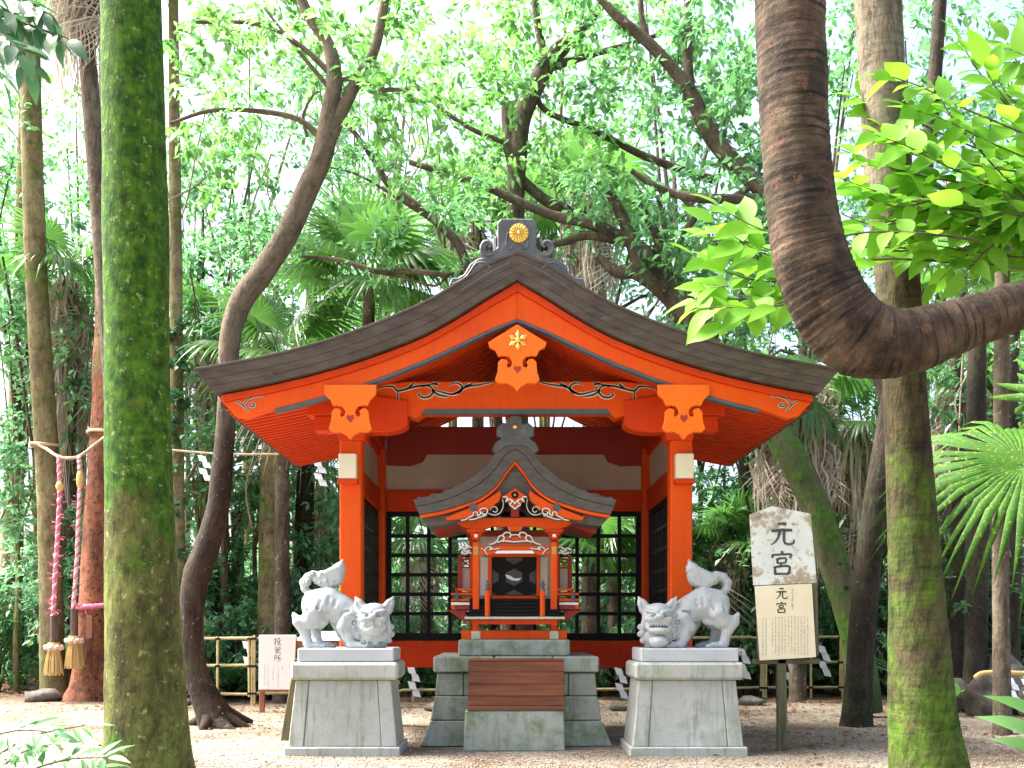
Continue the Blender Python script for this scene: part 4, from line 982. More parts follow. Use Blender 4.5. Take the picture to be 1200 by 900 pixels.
g = MB(); s_ = S(YS)
q = P(901, 610, YS); glyph(g, YUAN, q.x, q.z, 31 * s_, YS - 0.003, 1.15)
q = P(901, 645, YS); glyph(g, MIYA, q.x, q.z, 30 * s_, YS - 0.003, 1.1)
tag(g.build('lettering', INKFADE, bd), kind='stuff')
g = MB()
q = P(908, 688, YS); glyph(g, YUAN, q.x, q.z, 15 * s_, YS - 0.0145, 1.1)
q = P(908, 705, YS); glyph(g, MIYA, q.x, q.z, 14 * s_, YS - 0.0145, 1.1)
rr_ = random.Random(3)
small_print(g, P(928, 0, YS).x, P(0, 690, YS).z, P(0, 714, YS).z, 2.2 * s_ * 1.3, YS - 0.0145, rr_)
for k in range(15):
    xx = 893.5 + 3.75 * k
    if k in (2,): continue
    top = 723 + (0 if k > 3 else 2) - k * 0.12
    small_print(g, P(xx, 0, YS).x, P(0, top, YS).z, P(0, 768 - R.uniform(0, 4) - (8 if k in (3, 8) else 0), YS).z, 2.0 * s_ * 1.15, YS - 0.0145, rr_)
tag(g.build('lettering', INK, pb), kind='stuff')

YL = 3.6
nb = thing('notice_board', (P(326, 0, YL).x, YL + 0.2, 0), 'small white notice board on a brown wooden stand by the bamboo fence', 'sign')
pn = MB().prism(pz([(303.5, 744), (347, 744), (344, 808), (303, 808)], YL), YL, YL + 0.02).build('notice_panel', PAPERW, nb, 0.002)
MB().box(P(303, 0, YL).x, P(347, 0, YL).x, YL + 0.002, YL + 0.05, P(0, 811, YL).z, P(0, 808.3, YL).z).build('bottom_rail', SIGNWOOD, nb, 0.004)
for px in (306, 343, 398):
    c = P(px, 0, YL).x
    MB().box(c - 0.03, c + 0.03, YL + 0.03, YL + 0.09, -0.05, P(0, 746 if px < 390 else 752, YL).z).build('leg', SIGNWOOD, nb, 0.004)
MB().box(P(347.5, 0, YL).x, P(400, 0, YL).x, YL + 0.02, YL + 0.5, P(0, 768, YL).z, P(0, 752, YL).z).build('tray', SIGNWOOD, nb, 0.004)
MB().hexa([(P(347.5, 0, YL).x, YL + 0.0, P(0, 751, YL).z), (P(402, 0, YL).x, YL + 0.0, P(0, 751, YL).z), (P(402, 0, YL).x, YL + 0.55, P(0, 741, YL).z), (P(347.5, 0, YL).x, YL + 0.55, P(0, 741, YL).z)],
          [(P(347.5, 0, YL).x, YL + 0.0, P(0, 750, YL).z), (P(402, 0, YL).x, YL + 0.0, P(0, 750, YL).z), (P(402, 0, YL).x, YL + 0.55, P(0, 740, YL).z), (P(347.5, 0, YL).x, YL + 0.55, P(0, 740, YL).z)]).build('tray_cover', PAPERW, nb)
g = MB(); s_ = S(YL)
for gl, py in ((TOU, 747), (OU, 757), (SHO, 767)):
    q = P(320.5, py, YL); glyph(g, gl, q.x, q.z, 9.5 * s_, YL - 0.003, 0.9)
for px, a0, a1 in ((331, 780, 786), (326, 781, 805), (320, 781, 797), (314, 778, 806), (310, 778, 803), (339, 777, 783)):
    small_print(g, P(px, 0, YL).x, P(0, a0, YL).z, P(0, a1, YL).z, 1.9 * s_, YL - 0.003, rr_)
tag(g.build('lettering', INK, pn), kind='stuff')
# leaning timber beside the pedestal
yb = 0.35
tag(MB().hexa([P(328, 868, yb) + Vector((0, d, -0.02)) for d in (0, 0)] and [(P(328, 0, yb).x, yb, -0.02), (P(345, 0, yb).x, yb, -0.02), (P(345, 0, yb).x, yb + 0.14, -0.02), (P(328, 0, yb).x, yb + 0.14, -0.02)],
    [(P(345, 0, yb).x, yb, P(0, 772, yb).z), (P(356, 0, yb).x, yb, P(0, 772, yb).z), (P(356, 0, yb).x, yb + 0.14, P(0, 772, yb).z), (P(345, 0, yb).x, yb + 0.14, P(0, 772, yb).z)]).build('timber_prop', DARKWOOD, None, 0.006),
    'dark weathered timber leaning behind the pedestal of the closed-mouthed lion', 'timber')

# ------------------------------------------------------------------ bamboo fence, paper streamers
def bamboo(mb_, a, b, r):
    a, b = Vector(a), Vector(b); L = (b - a).length; n_ = max(2, int(L / 0.22))
    pts, rad = [], []
    for i in range(n_ + 1):
        for d, k in ((-0.012, 1.0), (0, 1.12), (0.012, 1.0)):
            t = min(1, max(0, i / n_ + d / L)); pts.append(a.lerp(b, t)); rad.append(r * k)
    out = [(pts[0], rad[0])]
    for p, r_ in zip(pts[1:], rad[1:]):
        if (p - out[-1][0]).length > 1e-5: out.append((p, r_))
    mb_.tube([p for p, _ in out], [r_ for _, r_ in out], 8)
def fence(path, posts, label, hgt=0.95):
    """path: [(x, y)] along the ground; posts: fractions of the whole length"""
    t = thing('bamboo_fence', (path[0][0], path[0][1], 0), label, 'fence')
    seg = [math.dist(path[i], path[i + 1]) for i in range(len(path) - 1)]; Ltot = sum(seg)
    def at(f):
        d = f * Ltot
        for i, L in enumerate(seg):
            if d <= L or i == len(seg) - 1: return Vector((*[path[i][k] + (path[i + 1][k] - path[i][k]) * d / L for k in (0, 1)], 0))
            d -= L
    for z in (0.15, 0.53, 0.91):
        for i in range(len(path) - 1):
            m_ = MB(); bamboo(m_, (*path[i], z + R.uniform(-.015, .015)), (*path[i + 1], z + R.uniform(-.015, .015)), 0.021); m_.build('rail', BAMBOO, t, smooth=True)
    for f in posts:
        p = at(f); big = R.random() < 0.4
        for k in range(3 if big else 1):
            m_ = MB(); q = p + Vector((0.036 * (k - (1 if big else 0)), -0.045, 0)); bamboo(m_, q + Vector((0, 0, -0.1 if k != 0 or not big else 0.1)), q + Vector((R.uniform(-.01, .01), 0, hgt + R.uniform(-.02, .05))), 0.019); m_.build('post', BAMBOO, t, smooth=True)
        for z in (0.15, 0.53, 0.91):
            w = 0.065 if big else 0.032
            MB().box(p.x - w, p.x + w, p.y - 0.07, p.y + 0.028, z - 0.016, z + 0.016).build('twine_tie', TIE, t, 0.008)
    return at
xs_f = [(P(200, 0, 5.4).x, 5.4), (P(300, 0, 5.2).x, 5.2), (P(470, 0, 5.8).x, 5.8), (P(735, 0, 6.2).x, 6.2), (P(880, 0, 6.6).x, 6.6), (P(990, 0, 6.8).x, 6.8)]
fence(xs_f, [0.02, 0.07, 0.12, 0.19, 0.27, 0.345, 0.43, 0.52, 0.60, 0.68, 0.75, 0.81, 0.87, 0.92, 0.945, 0.995], 'low pale bamboo rail fence running behind the shrine hall')
fence([(P(-60, 0, 10.6).x, 10.6), (P(46, 0, 10.4).x, 10.4)], [0.1, 0.45, 0.62, 0.8, 0.99], 'low bamboo fence by the tree hung with bell ropes', 1.0)

def shide(top, hgt, wid, label, group, tilt=0.0):
    """folded zigzag paper streamer of four leaves hanging from a point"""
    top = Vector(top); n_ = 4; m_ = MB(); k = hgt / n_
    for i in range(n_):
        x = (0.0, 0.55, 0.1, 0.65)[i] * wid + tilt * k * i; z = -k * i
        y = 0.006 * (i % 2)
        x2 = x + wid * 0.30
        m_.add([(x - wid * .5, y, z + k * 0.12), (x + wid * .5, y, z - k * .06), (x2 + wid * .5, y - 0.02, z - k * 1.02), (x2 - wid * .5, y - 0.02, z - k * 0.86)], [(0, 1, 2, 3)])
        m_.add([(x - wid * .5, y + .0015, z + k * 0.12), (x + wid * .5, y + .0015, z - k * .06), (x2 + wid * .5, y - 0.0185, z - k * 1.02), (x2 - wid * .5, y - 0.0185, z - k * 0.86)], [(3, 2, 1, 0)])
    m_.tube([(0, 0.003, k * 0.05), (0, 0.003, k * 0.5)], 0.003, 5)
    o = m_.build('paper_streamer', SHIDE, None); o.location = top
    return tag(o, label, 'paper streamer', group)
GS = 'white paper streamers'
for px, py, Y, lb in ((288, 752, 5.22, 'beside the small notice board'), (481, 781, 5.78, 'seen between the platform and the closed-mouthed lion'), (724, 783, 6.15, 'seen between the platform and the open-mouthed lion'), (868, 760, 6.5, 'right beside the open-mouthed lion'), (922, 770, 6.65, 'just under the name board'), (962, 757, 6.7, 'between name board and bright mossy tree')):
    shide(P(px, py, Y - 0.03), 36 * S(Y), 8.5 * S(Y), 'white zigzag paper streamer on the bamboo fence ' + lb, GS + ' on the rear fence')
for px, py, Y, lb in ((16, 742, 10.5, 'away from the bell ropes'), (34, 742, 10.4, 'nearer the bell ropes')):
    shide(P(px, py, Y - 0.03), 38 * S(Y), 7 * S(Y), 'white zigzag paper streamer on the side fence, ' + lb, GS + ' on the side fence')

# ------------------------------------------------------------------ leaves and foliage, built with arrays
T4 = (np.array([(0, 0, 0), (0.42, -0.5, 0.10), (1, 0, -0.06), (0.42, 0.5, 0.10)]), np.array([(0, 1, 2), (0, 2, 3)]))
T6 = (np.array([(0, 0, 0), (0.28, -0.42, 0.08), (0.62, -0.40, 0.06), (1, 0, -0.12), (0.62, 0.40, 0.06), (0.28, 0.42, 0.08), (0.45, 0, -0.02)]),
      np.array([(0, 1, 6), (1, 2, 6), (2, 3, 6), (3, 4, 6), (4, 5, 6), (5, 0, 6)]))
def leaf_array(Pos, Dir, size, aspect, tmpl=T4, roll=0.7, rng=NR):
    """Pos (N,3), Dir (N,3) unit growth direction -> verts, faces; leaf blades lie roughly level and roll a little"""
    N = len(Pos)
    up = np.tile(np.array([0, 0, 1.0]), (N, 1)) + rng.normal(0, roll * 0.5, (N, 3))
    side = np.cross(up, Dir); side /= np.linalg.norm(side, axis=1)[:, None] + 1e-9
    nrm = np.cross(Dir, side)
    sz = size * rng.uniform(0.65, 1.3, N)
    tv, tf = tmpl
    V = Pos[:, None, :] + sz[:, None, None] * (tv[None, :, 0:1] * Dir[:, None, :] + aspect * tv[None, :, 1:2] * side[:, None, :] + tv[None, :, 2:3] * nrm[:, None, :])
    Fc = tf[None] + (np.arange(N) * len(tv))[:, None, None]
    return V.reshape(-1, 3), Fc.reshape(-1, 3)
def unit(a): return a / (np.linalg.norm(a, axis=-1, keepdims=True) + 1e-9)
def clusters(centres, radii, per, size, aspect, flat=0.55, droop=-0.25, tmpl=T4, rng=NR):
    """sprays of leaves: each cluster holds twigs that fan out; leaves sit along the twigs"""
    allP, allD = [], []
    for c, r in zip(centres, radii):
        nt = max(3, per // 7)
        td = unit(rng.normal(0, 1, (nt, 3)) * np.array([1, 1, flat]))
        L = r * rng.uniform(0.5, 1.15, nt)
        u = rng.uniform(0.15, 1.0, (nt, 7))
        p = np.array(c)[None, None] + td[:, None] * (u * L[:, None])[..., None]
        p[..., 2] += -0.18 * r * u ** 2
        p += rng.normal(0, 0.05 * r, p.shape)
        d = td[:, None] + rng.normal(0, 0.65, p.shape); d[..., 2] += droop
        allP.append(p.reshape(-1, 3)); allD.append(unit(d).reshape(-1, 3))
    return leaf_array(np.concatenate(allP), np.concatenate(allD), size, aspect, tmpl, rng=rng)
def merge(parts):
    V, Fc, o = [], [], 0
    for v, f in parts:
        V.append(v); Fc.append(f + o); o += len(v)
    return np.concatenate(V), np.concatenate(Fc)

def trunk_mesh(name, pts, rad, n=14, seg=0.12, amp=0.05, freq=2.2, rings=0.0, flare=0.0, seed=0.0):
    """organic tube with uneven surface; pts control points, rad their radii; uv = (around, along) in metres"""
    ctl = [(*p, r) for p, r in zip(pts, rad)]
    L = sum((Vector(pts[i + 1]) - Vector(pts[i])).length for i in range(len(pts) - 1))
    per = max(2, int(L / seg / (len(pts) - 1)))
    sp = spline(ctl, per)
    V, U = [], []
    ref = None; run = 0.0; N = len(sp)
    for i, q in enumerate(sp):
        p = Vector(q[:3]); a, b = Vector(sp[max(i - 1, 0)][:3]), Vector(sp[min(i + 1, N - 1)][:3])
        t = (b - a).normalized()
        if ref is None: ref = (Vector((1, 0, 0)) - t * t.x).normalized() if abs(t.x) < 0.9 else t.orthogonal().normalized()
        ref = (ref - t * ref.dot(t)).normalized(); bi = t.cross(ref)
        if i: run += (p - Vector(sp[i - 1][:3])).length
        rr = max(q[3], 0.003)
        ring = 1 + rings * (((run / 0.047 + 0.35 * noise.noise((run * 9, seed, 0))) % 1.0) - 0.5)
        for k in range(n):
            an = 2 * PI * k / n
            d = ref * math.cos(an) + bi * math.sin(an)
            s0 = p + d * rr
            nz = noise.noise((s0.x * freq + seed, s0.y * freq, s0.z * freq * 0.5)) * amp + noise.noise((s0.x * freq * 4, s0.y * freq * 4 + seed, s0.z * freq * 1.6)) * amp * 0.4
            fl = 1.0
            if flare: fl += flare * math.exp(-run / (2.2 * rr)) * (0.55 + 0.45 * math.cos(an * 5 + seed)) 
            V.append(p + d * rr * ring * (1 + nz) * fl); U.append((k / n * 2 * PI * rr, run))
    Fc, UV = [], []
    for i in range(N - 1):
        for k in range(n):
            a, b = i * n + k, i * n + (k + 1) % n
            Fc.append((a, b, b + n, a + n))
            ua, ub = U[a], U[b]
            if k == n - 1: ub = (2 * PI * max(sp[i][3], .003), ub[1])
            UV += [ua, ub, (ub[0], U[b + n][1]), (ua[0], U[a + n][1])]
    return np_mesh(name, [tuple(v) for v in V], Fc, True, UV)

def px_path(pts, Y):
    """[(px, py, width_px[, dY])] -> points, radii"""
    o, r = [], []
    for q in pts:
        y = Y + (q[3] if len(q) > 3 else 0)
        o.append(tuple(P(q[0], q[1], y))); r.append(q[2] / 2 * S(y))
    return o, r

def tree_thing(name, label, cat, trunk, Y, mat, group=None, limbs=(), **kw):
    pts, rad = px_path(trunk, Y)
    t = thing(name, (pts[0][0], pts[0][1], max(0.0, pts[0][2])), label, cat, group)
    link('trunk', trunk_mesh('trunk', pts, rad, **kw), mat, t)
    k2 = dict(kw); k2['n'] = 8; k2['flare'] = 0; k2['seg'] = 0.09
    for lb in limbs:
        p2, r2 = px_path(lb, Y)
        link('limb', trunk_mesh('limb', p2, r2, **k2), mat, t)
    return t

# big trunks near the viewer
tA = tree_thing('mossy_tree', 'thick straight trunk coated in green moss above and yellow lichen below', 'tree',
    [(176, 935, 124), (174, 900, 104), (172, 860, 97), (169.5, 800, 91), (166, 700, 84), (164, 600, 77), (161, 450, 74), (159.5, 300, 75), (157, 150, 72), (153, 0, 68), (150, -160, 64), (148, -420, 58)], -3.0, BK_MOSS, n=36, seg=0.05, amp=0.045, freq=3.0)
tB = tree_thing('leaning_palm', 'straight palm trunk with a wide green-edged foot and pale ringed upper stem', 'palm tree',
    [(1089, 925, 106), (1088, 900, 92), (1082, 850, 80), (1079, 800, 73), (1074, 700, 63), (1068, 600, 56), (1060, 450, 49), (1052, 330, 50), (1040, 200, 52), (1034, 100, 52), (1029, 0, 53), (1022, -160, 52), (1010, -420, 50)], -2.35, BK_RIGHT, n=30, seg=0.04, amp=0.03, freq=3.0, rings=0.02)
tC = tree_thing('bent_palm', 'bent palm with dark ringed bark, its stem running level then turning straight up', 'palm tree',
    [(1760, 915, 130), (1700, 700, 90), (1600, 480, 66), (1480, 350, 58), (1340, 330, 55), (1215, 353, 55), (1160, 370, 60), (1110, 386, 66), (1066, 400, 77), (1028, 403, 86), (995, 388, 88), (968, 350, 86), (950, 300, 82), (938, 230, 80), (931, 150, 79), (929, 70, 79), (927, -20, 80), (922, -160, 76), (915, -420, 70)], -3.5, BK_BENT, n=30, seg=0.016, amp=0.10, freq=2.8, rings=0.03)
# crooked slim tree beside the hall
tD = tree_thing('crooked_tree', 'slim crooked tree with dark winding trunk forking above the eave of the hall', 'tree',
    [(258, 866, 50), (254, 846, 42), (240, 814, 32), (228, 780, 28), (224, 730, 28), (230, 680, 31), (243, 640, 30), (256, 590, 26), (263, 520, 23), (267, 450, 23), (270, 395, 25), (284, 350, 27), (310, 316, 27), (338, 272, 26), (360, 222, 25), (378, 180, 25), (386, 130, 20), (392, 92, 18), (384, 52, 15), (362, 18, 13), (340, -30, 11)], 1.9, BK_CROOK, n=16, seg=0.06, amp=0.09, freq=4.0, flare=0.25,
    limbs=[[(376, 185, 20), (396, 140, 17), (418, 95, 15), (438, 60, 13), (450, 5, 11), (455, -40, 8)], [(378, 165, 8), (350, 140, 7), (300, 130, 6), (245, 130, 5, -.3), (200, 145, 4, -.5)], [(393, 92, 8), (350, 52, 6), (300, 28, 5), (230, 26, 4)], [(393, 95, 6), (420, 92, 5), (445, 105, 5), (480, 104, 4)], [(245, 640, 8), (225, 655, 7), (217, 672, 7)], [(360, 160, 4), (355, 135, 4), (368, 110, 3), (376, 108, 2)], [(383, 100, 6), (350, 60, 4), (310, 10, 3)]])
for dx in range(5):
    p2, r2 = px_path([[(254, 836, 20), (272, 845, 15, -.05), (288, 852, 9, -.1), (300, 858, 3, -.1)], [(252, 840, 20), (264, 852, 15, -.2), (280, 860, 5, -.35)], [(246, 834, 18), (240, 850, 12, -.2), (232, 862, 4, -.3)], [(256, 830, 18), (278, 840, 12, .1), (296, 846, 5, .2)], [(246, 836, 16), (228, 846, 10, .1), (214, 852, 4, .1)]][dx], 1.86)
    link('root', trunk_mesh('root', p2, r2, n=8, seg=0.05), BK_CROOK, tD)
# trees behind the hall roof
tE = tree_thing('lichened_tree', 'dark lichen-banded trunk rising straight behind the roof ridge ornament', 'tree', [(612, 812, 34), (608, 700, 30), (606, 500, 27), (604, 300, 24), (604, 240, 22), (606, 190, 22), (611, 140, 22), (630, 95, 22), (652, 62, 20), (680, 38, 14), (705, 5, 10), (715, -30, 8)], 5.2, BK_DARK, n=12, seg=0.1, amp=0.1, freq=3.0,
    limbs=[[(604, 200, 16), (596, 165, 15), (594, 125, 14)], [(606, 205, 12), (640, 235, 13), (700, 262, 13), (758, 298, 12), (800, 330, 10)], [(640, 80, 12), (690, 65, 8), (750, 48, 6), (800, 30, 4)], [(640, 70, 10), (630, 30, 9), (625, -20, 8)], [(625, 100, 6), (640, 130, 7), (700, 155, 8), (760, 185, 9), (840, 212, 10)], [(602, 170, 7), (560, 155, 6), (520, 130, 5), (480, 95, 4)]])
tF = tree_thing('spreading_tree', 'low spreading tree with many crooked grey limbs over the roof slope', 'tree', [(768, 815, 34), (768, 650, 32), (778, 520, 31), (806, 450, 30), (832, 405, 28), (795, 358, 25), (768, 330, 25), (745, 318, 20), (722, 318, 14), (700, 300, 8)], 4.2, BK_GREY, n=12, seg=0.08, amp=0.1, freq=3.0,
    limbs=[[(836, 412, 20), (815, 370, 19), (800, 345, 18), (770, 310, 16), (745, 285, 14), (690, 262, 13), (640, 250, 12), (560, 215, 10), (480, 190, 7)], [(752, 322, 18), (738, 275, 16), (722, 240, 13), (712, 225, 10)], [(765, 325, 14), (772, 285, 12), (755, 250, 10), (742, 235, 8)], [(768, 328, 14), (790, 300, 12), (800, 275, 9), (815, 250, 7), (790, 225, 5)], [(745, 286, 12), (690, 276, 11), (655, 285, 9), (600, 292, 7)], [(770, 325, 10), (765, 300, 8), (780, 270, 7), (770, 230, 4)]])
tG = tree_thing('arching_tree', 'grey arching tree leaning in above the roof slope, forked near its top', 'tree', [(1072, 822, 36), (1068, 700, 34), (1060, 540, 32), (1030, 420, 30), (970, 310, 27), (925, 250, 24), (882, 212, 20), (850, 180, 20), (828, 150, 20), (812, 115, 18), (792, 85, 14), (760, 50, 13), (722, 18, 11), (690, -20, 9)], 3.4, BK_GREY, n=12, seg=0.08, amp=0.07, freq=3.0,
    limbs=[[(810, 118, 13), (806, 70, 11), (806, 20, 10), (805, -40, 8)], [(760, 50, 8), (752, 20, 7), (750, -20, 6)], [(885, 215, 9), (850, 235, 8), (820, 230, 7), (780, 222, 5)], [(925, 250, 14), (890, 235, 12), (820, 232, 12), (775, 222, 9), (740, 200, 7)]])
tH = tree_thing('slanting_tree', 'thin bare tree slanting across in front of the fan palm behind the roof', 'tree', [(600, 815, 22), (590, 600, 18), (570, 400, 14), (543, 300, 11), (520, 268, 10), (490, 243, 10), (455, 215, 9), (440, 190, 7), (415, 155, 6), (400, 140, 5)], 3.2, BK_GREY, n=8, seg=0.08, amp=0.08, freq=3.0,
    limbs=[[(545, 320, 8), (525, 322, 7), (480, 318, 7), (440, 318, 6), (400, 305, 5), (350, 300, 4)], [(520, 268, 4), (470, 235, 4), (420, 205, 3), (380, 195, 2)], [(525, 320, 4), (510, 335, 3), (470, 325, 3), (440, 320, 2)]])
# trunks on the left
tree_thing('pale_palm', 'pale yellow-green palm trunk with a rope tied round it, bell ropes beside', 'palm tree', [(66, 825, 38), (62, 790, 30), (60, 700, 27), (56, 560, 27), (50, 450, 26), (44, 350, 25), (38, 200, 24), (34, 0, 22), (30, -150, 20)], 6.3, BK_PALE, n=14, seg=0.1, amp=0.05, freq=2.5)
tI = tree_thing('red_barked_palm', 'red-brown pitted palm trunk with a pink garland tied round it', 'palm tree', [(108, 828, 72), (112, 800, 58), (116, 740, 50), (120, 650, 46), (124, 560, 42), (128, 450, 38), (132, 300, 36), (135, 0, 34), (137, -150, 30)], 5.9, BK_RED, n=16, seg=0.09, amp=0.08, freq=3.0)
tree_thing('far_pale_palm', 'greyish pale palm trunk standing behind the side bamboo fence', 'palm tree', [(6, 790, 28), (10, 720, 24), (15, 600, 22), (22, 450, 21), (26, 330, 20), (30, 150, 18), (33, -40, 16)], 9.5, BK_PALE, n=12, seg=0.15, amp=0.05)
tL = tree_thing('ivy_tree', 'thin straight trunk with ivy beside the thick mossy trunk', 'tree', [(208, 822, 22), (208, 760, 19), (208, 600, 17), (207, 450, 16), (206, 300, 15), (204, 100, 13), (203, -60, 11)], 5.6, BK_PALE, n=12, seg=0.1, amp=0.05)
tree_thing('brown_tree', 'brown-green mossy trunk standing behind the small white notice board', 'tree', [(318, 815, 40), (318, 740, 34), (319, 600, 31), (321, 500, 27), (318, 440, 22), (308, 380, 16), (296, 330, 9)], 6.6, BK_PALE, n=14, seg=0.1, amp=0.06)
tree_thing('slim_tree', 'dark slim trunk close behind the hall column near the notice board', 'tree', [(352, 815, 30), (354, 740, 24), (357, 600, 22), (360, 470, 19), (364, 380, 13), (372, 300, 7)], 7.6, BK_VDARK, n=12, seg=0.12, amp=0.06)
# trunks on the right
tree_thing('bright_moss_tree', 'leaning trunk coated in bright green moss behind the name board', 'tree', [(1012, 835, 44), (1008, 780, 38), (1000, 735, 36), (984, 680, 35), (966, 625, 34), (950, 580, 34), (928, 535, 34), (900, 490, 32), (860, 440, 26), (820, 390, 20)], 3.1, BK_GREEN, n=14, seg=0.08, amp=0.06, freq=3.0)
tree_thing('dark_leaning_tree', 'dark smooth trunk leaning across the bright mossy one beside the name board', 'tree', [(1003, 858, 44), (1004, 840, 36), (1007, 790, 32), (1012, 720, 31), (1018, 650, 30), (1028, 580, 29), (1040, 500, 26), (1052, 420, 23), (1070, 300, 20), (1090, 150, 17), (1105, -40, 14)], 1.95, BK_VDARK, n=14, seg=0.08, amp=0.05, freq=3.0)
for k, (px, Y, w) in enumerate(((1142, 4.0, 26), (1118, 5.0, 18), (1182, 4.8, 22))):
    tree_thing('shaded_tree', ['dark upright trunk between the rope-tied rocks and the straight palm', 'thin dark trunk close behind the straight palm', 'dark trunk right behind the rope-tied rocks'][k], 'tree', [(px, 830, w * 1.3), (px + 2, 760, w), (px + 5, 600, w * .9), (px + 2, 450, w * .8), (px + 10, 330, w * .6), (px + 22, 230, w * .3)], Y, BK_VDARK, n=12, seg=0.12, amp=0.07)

# ------------------------------------------------------------------ crowns
def near(px, Y):
    w = 'close behind' if Y < 7.5 else ('behind' if Y < 10 else 'far behind')
    for lim, name in ((15, 'the side bamboo fence'), (60, 'the pale palm'), (110, 'the bell ropes'), (190, 'the thick mossy trunk'), (225, 'the ivy-grown trunk'), (265, 'the crooked tree'), (310, 'the brown trunk'), (350, 'the small notice board'), (400, 'the closed-mouthed lion'), (470, 'the column over the closed-mouthed lion'), (540, 'the lattice nearest the closed-mouthed lion'), (600, 'the inner shrine'), (660, 'the ridge of the hall'), (730, 'the lattice nearest the open-mouthed lion'), (790, 'the column over the open-mouthed lion'), (835, 'the open-mouthed lion'), (880, 'the eave corner by the name board'), (925, 'the name board'), (965, 'the bent palm'), (1010, 'the bright mossy tree'), (1050, 'the dark leaning trunk'), (1100, 'the straight palm'), (1145, 'the broad spotted fan leaf'), (9999, 'the rope-tied rocks')):
        if px < lim: return w + ' ' + name
def box_clusters(boxes, Y, dy, rad, rng=NR):
    """photo boxes (px0, px1, py0, py1, n) at depth Y +- dy -> cluster centres and radii"""
    C, Rr = [], []
    for px0, px1, py0, py1, n_ in boxes:
        for _ in range(n_):
            y = Y + rng.uniform(-dy, dy)
            C.append(tuple(P(rng.uniform(px0, px1), rng.uniform(py0, py1), y))); Rr.append(rad * rng.uniform(0.6, 1.3))
    return C, Rr
def crown(parent, boxes, Y, dy, rad, per, size, aspect, mat, name='crown', **kw):
    C, Rr = box_clusters(boxes, Y, dy, rad)
    V, Fc = clusters(C, Rr, per, size, aspect, **kw)
    V[:, 2] = np.maximum(V[:, 2], 0.03)
    return link(name, np_mesh(name, V, Fc), mat, parent)
crown(tD, [(200, 330, 0, 60, 12), (200, 300, 60, 170, 8), (330, 480, -20, 90, 16), (400, 520, 60, 150, 10), (215, 290, 150, 230, 5), (440, 540, 120, 220, 6)], 1.9, 0.9, 0.42, 42, 0.125, 0.5, LF_LIGHT)
crown(tE, [(480, 640, -20, 120, 22), (560, 760, 90, 220, 20), (640, 830, -20, 90, 16), (540, 620, 160, 250, 8)], 5.2, 1.3, 0.6, 50, 0.14, 0.5, LF_LIGHT)
crown(tF, [(540, 700, 200, 300, 10), (680, 830, 190, 300, 18), (760, 880, 240, 400, 16), (820, 920, 330, 470, 12)], 4.2, 0.9, 0.5, 60, 0.12, 0.5, LF_MID)
crown(tG, [(660, 830, -20, 130, 18), (780, 900, 20, 240, 20), (830, 930, 150, 330, 12)], 3.4, 0.9, 0.5, 60, 0.13, 0.52, LF_MID)
crown(tH, [(360, 520, 150, 300, 10), (400, 560, 230, 330, 7)], 3.2, 0.6, 0.4, 50, 0.11, 0.45, LF_MID)
crown(tL, [(196, 218, 370, 700, 26)], 5.5, 0.12, 0.16, 36, 0.09, 0.8, LF_DARK, name='ivy', flat=1.0)

def grove_tree(px, Y, hgt, w, boxes, mat, bark, label, group, size=0.16, per=64, rad=0.65, dy=1.2, aspect=0.5, lean=0.0):
    x = P(px, 0, Y).x
    t = thing('grove_tree', (x, Y, 0), label, 'tree', group)
    pts = [(x + lean * hgt * u + 0.12 * noise.noise((px, u * 3, 1)), Y + 0.1 * noise.noise((px, u * 3, 7)), u * hgt - 0.05) for u in (0, 0.2, 0.4, 0.6, 0.8, 1.0)]
    rad_ = [w * k for k in (0.62, 0.5, 0.44, 0.38, 0.28, 0.15)]
    link('trunk', trunk_mesh('trunk', pts, rad_, n=9, seg=0.3, amp=0.08, seed=px * 0.1), bark, t)
    C, Rr = box_clusters(boxes, Y, dy, rad)
    for c in C[::7]:
        u = 0.45 + 0.4 * R.random(); b0 = Vector(pts[int(u * 5)]); e = Vector(c)
        mid = (b0 + e) / 2 + Vector((0, 0, 0.25))
        link('limb', trunk_mesh('limb', [tuple(b0), tuple(mid), tuple(e)], [w * 0.22, w * 0.14, 0.012], n=6, seg=0.3, amp=0.1, seed=px * .3), bark, t)
    V, Fc = clusters(C, Rr, per, size, aspect)
    V[:, 2] = np.maximum(V[:, 2], 0.05)
    link('crown', np_mesh('crown', V, Fc), mat, t)
GT = 'trees of the grove behind the shrine'
LBL_L, LBL_M, LBL_D = 'light green broadleaf tree', 'mid green broadleaf tree', 'dark glossy broadleaf tree'
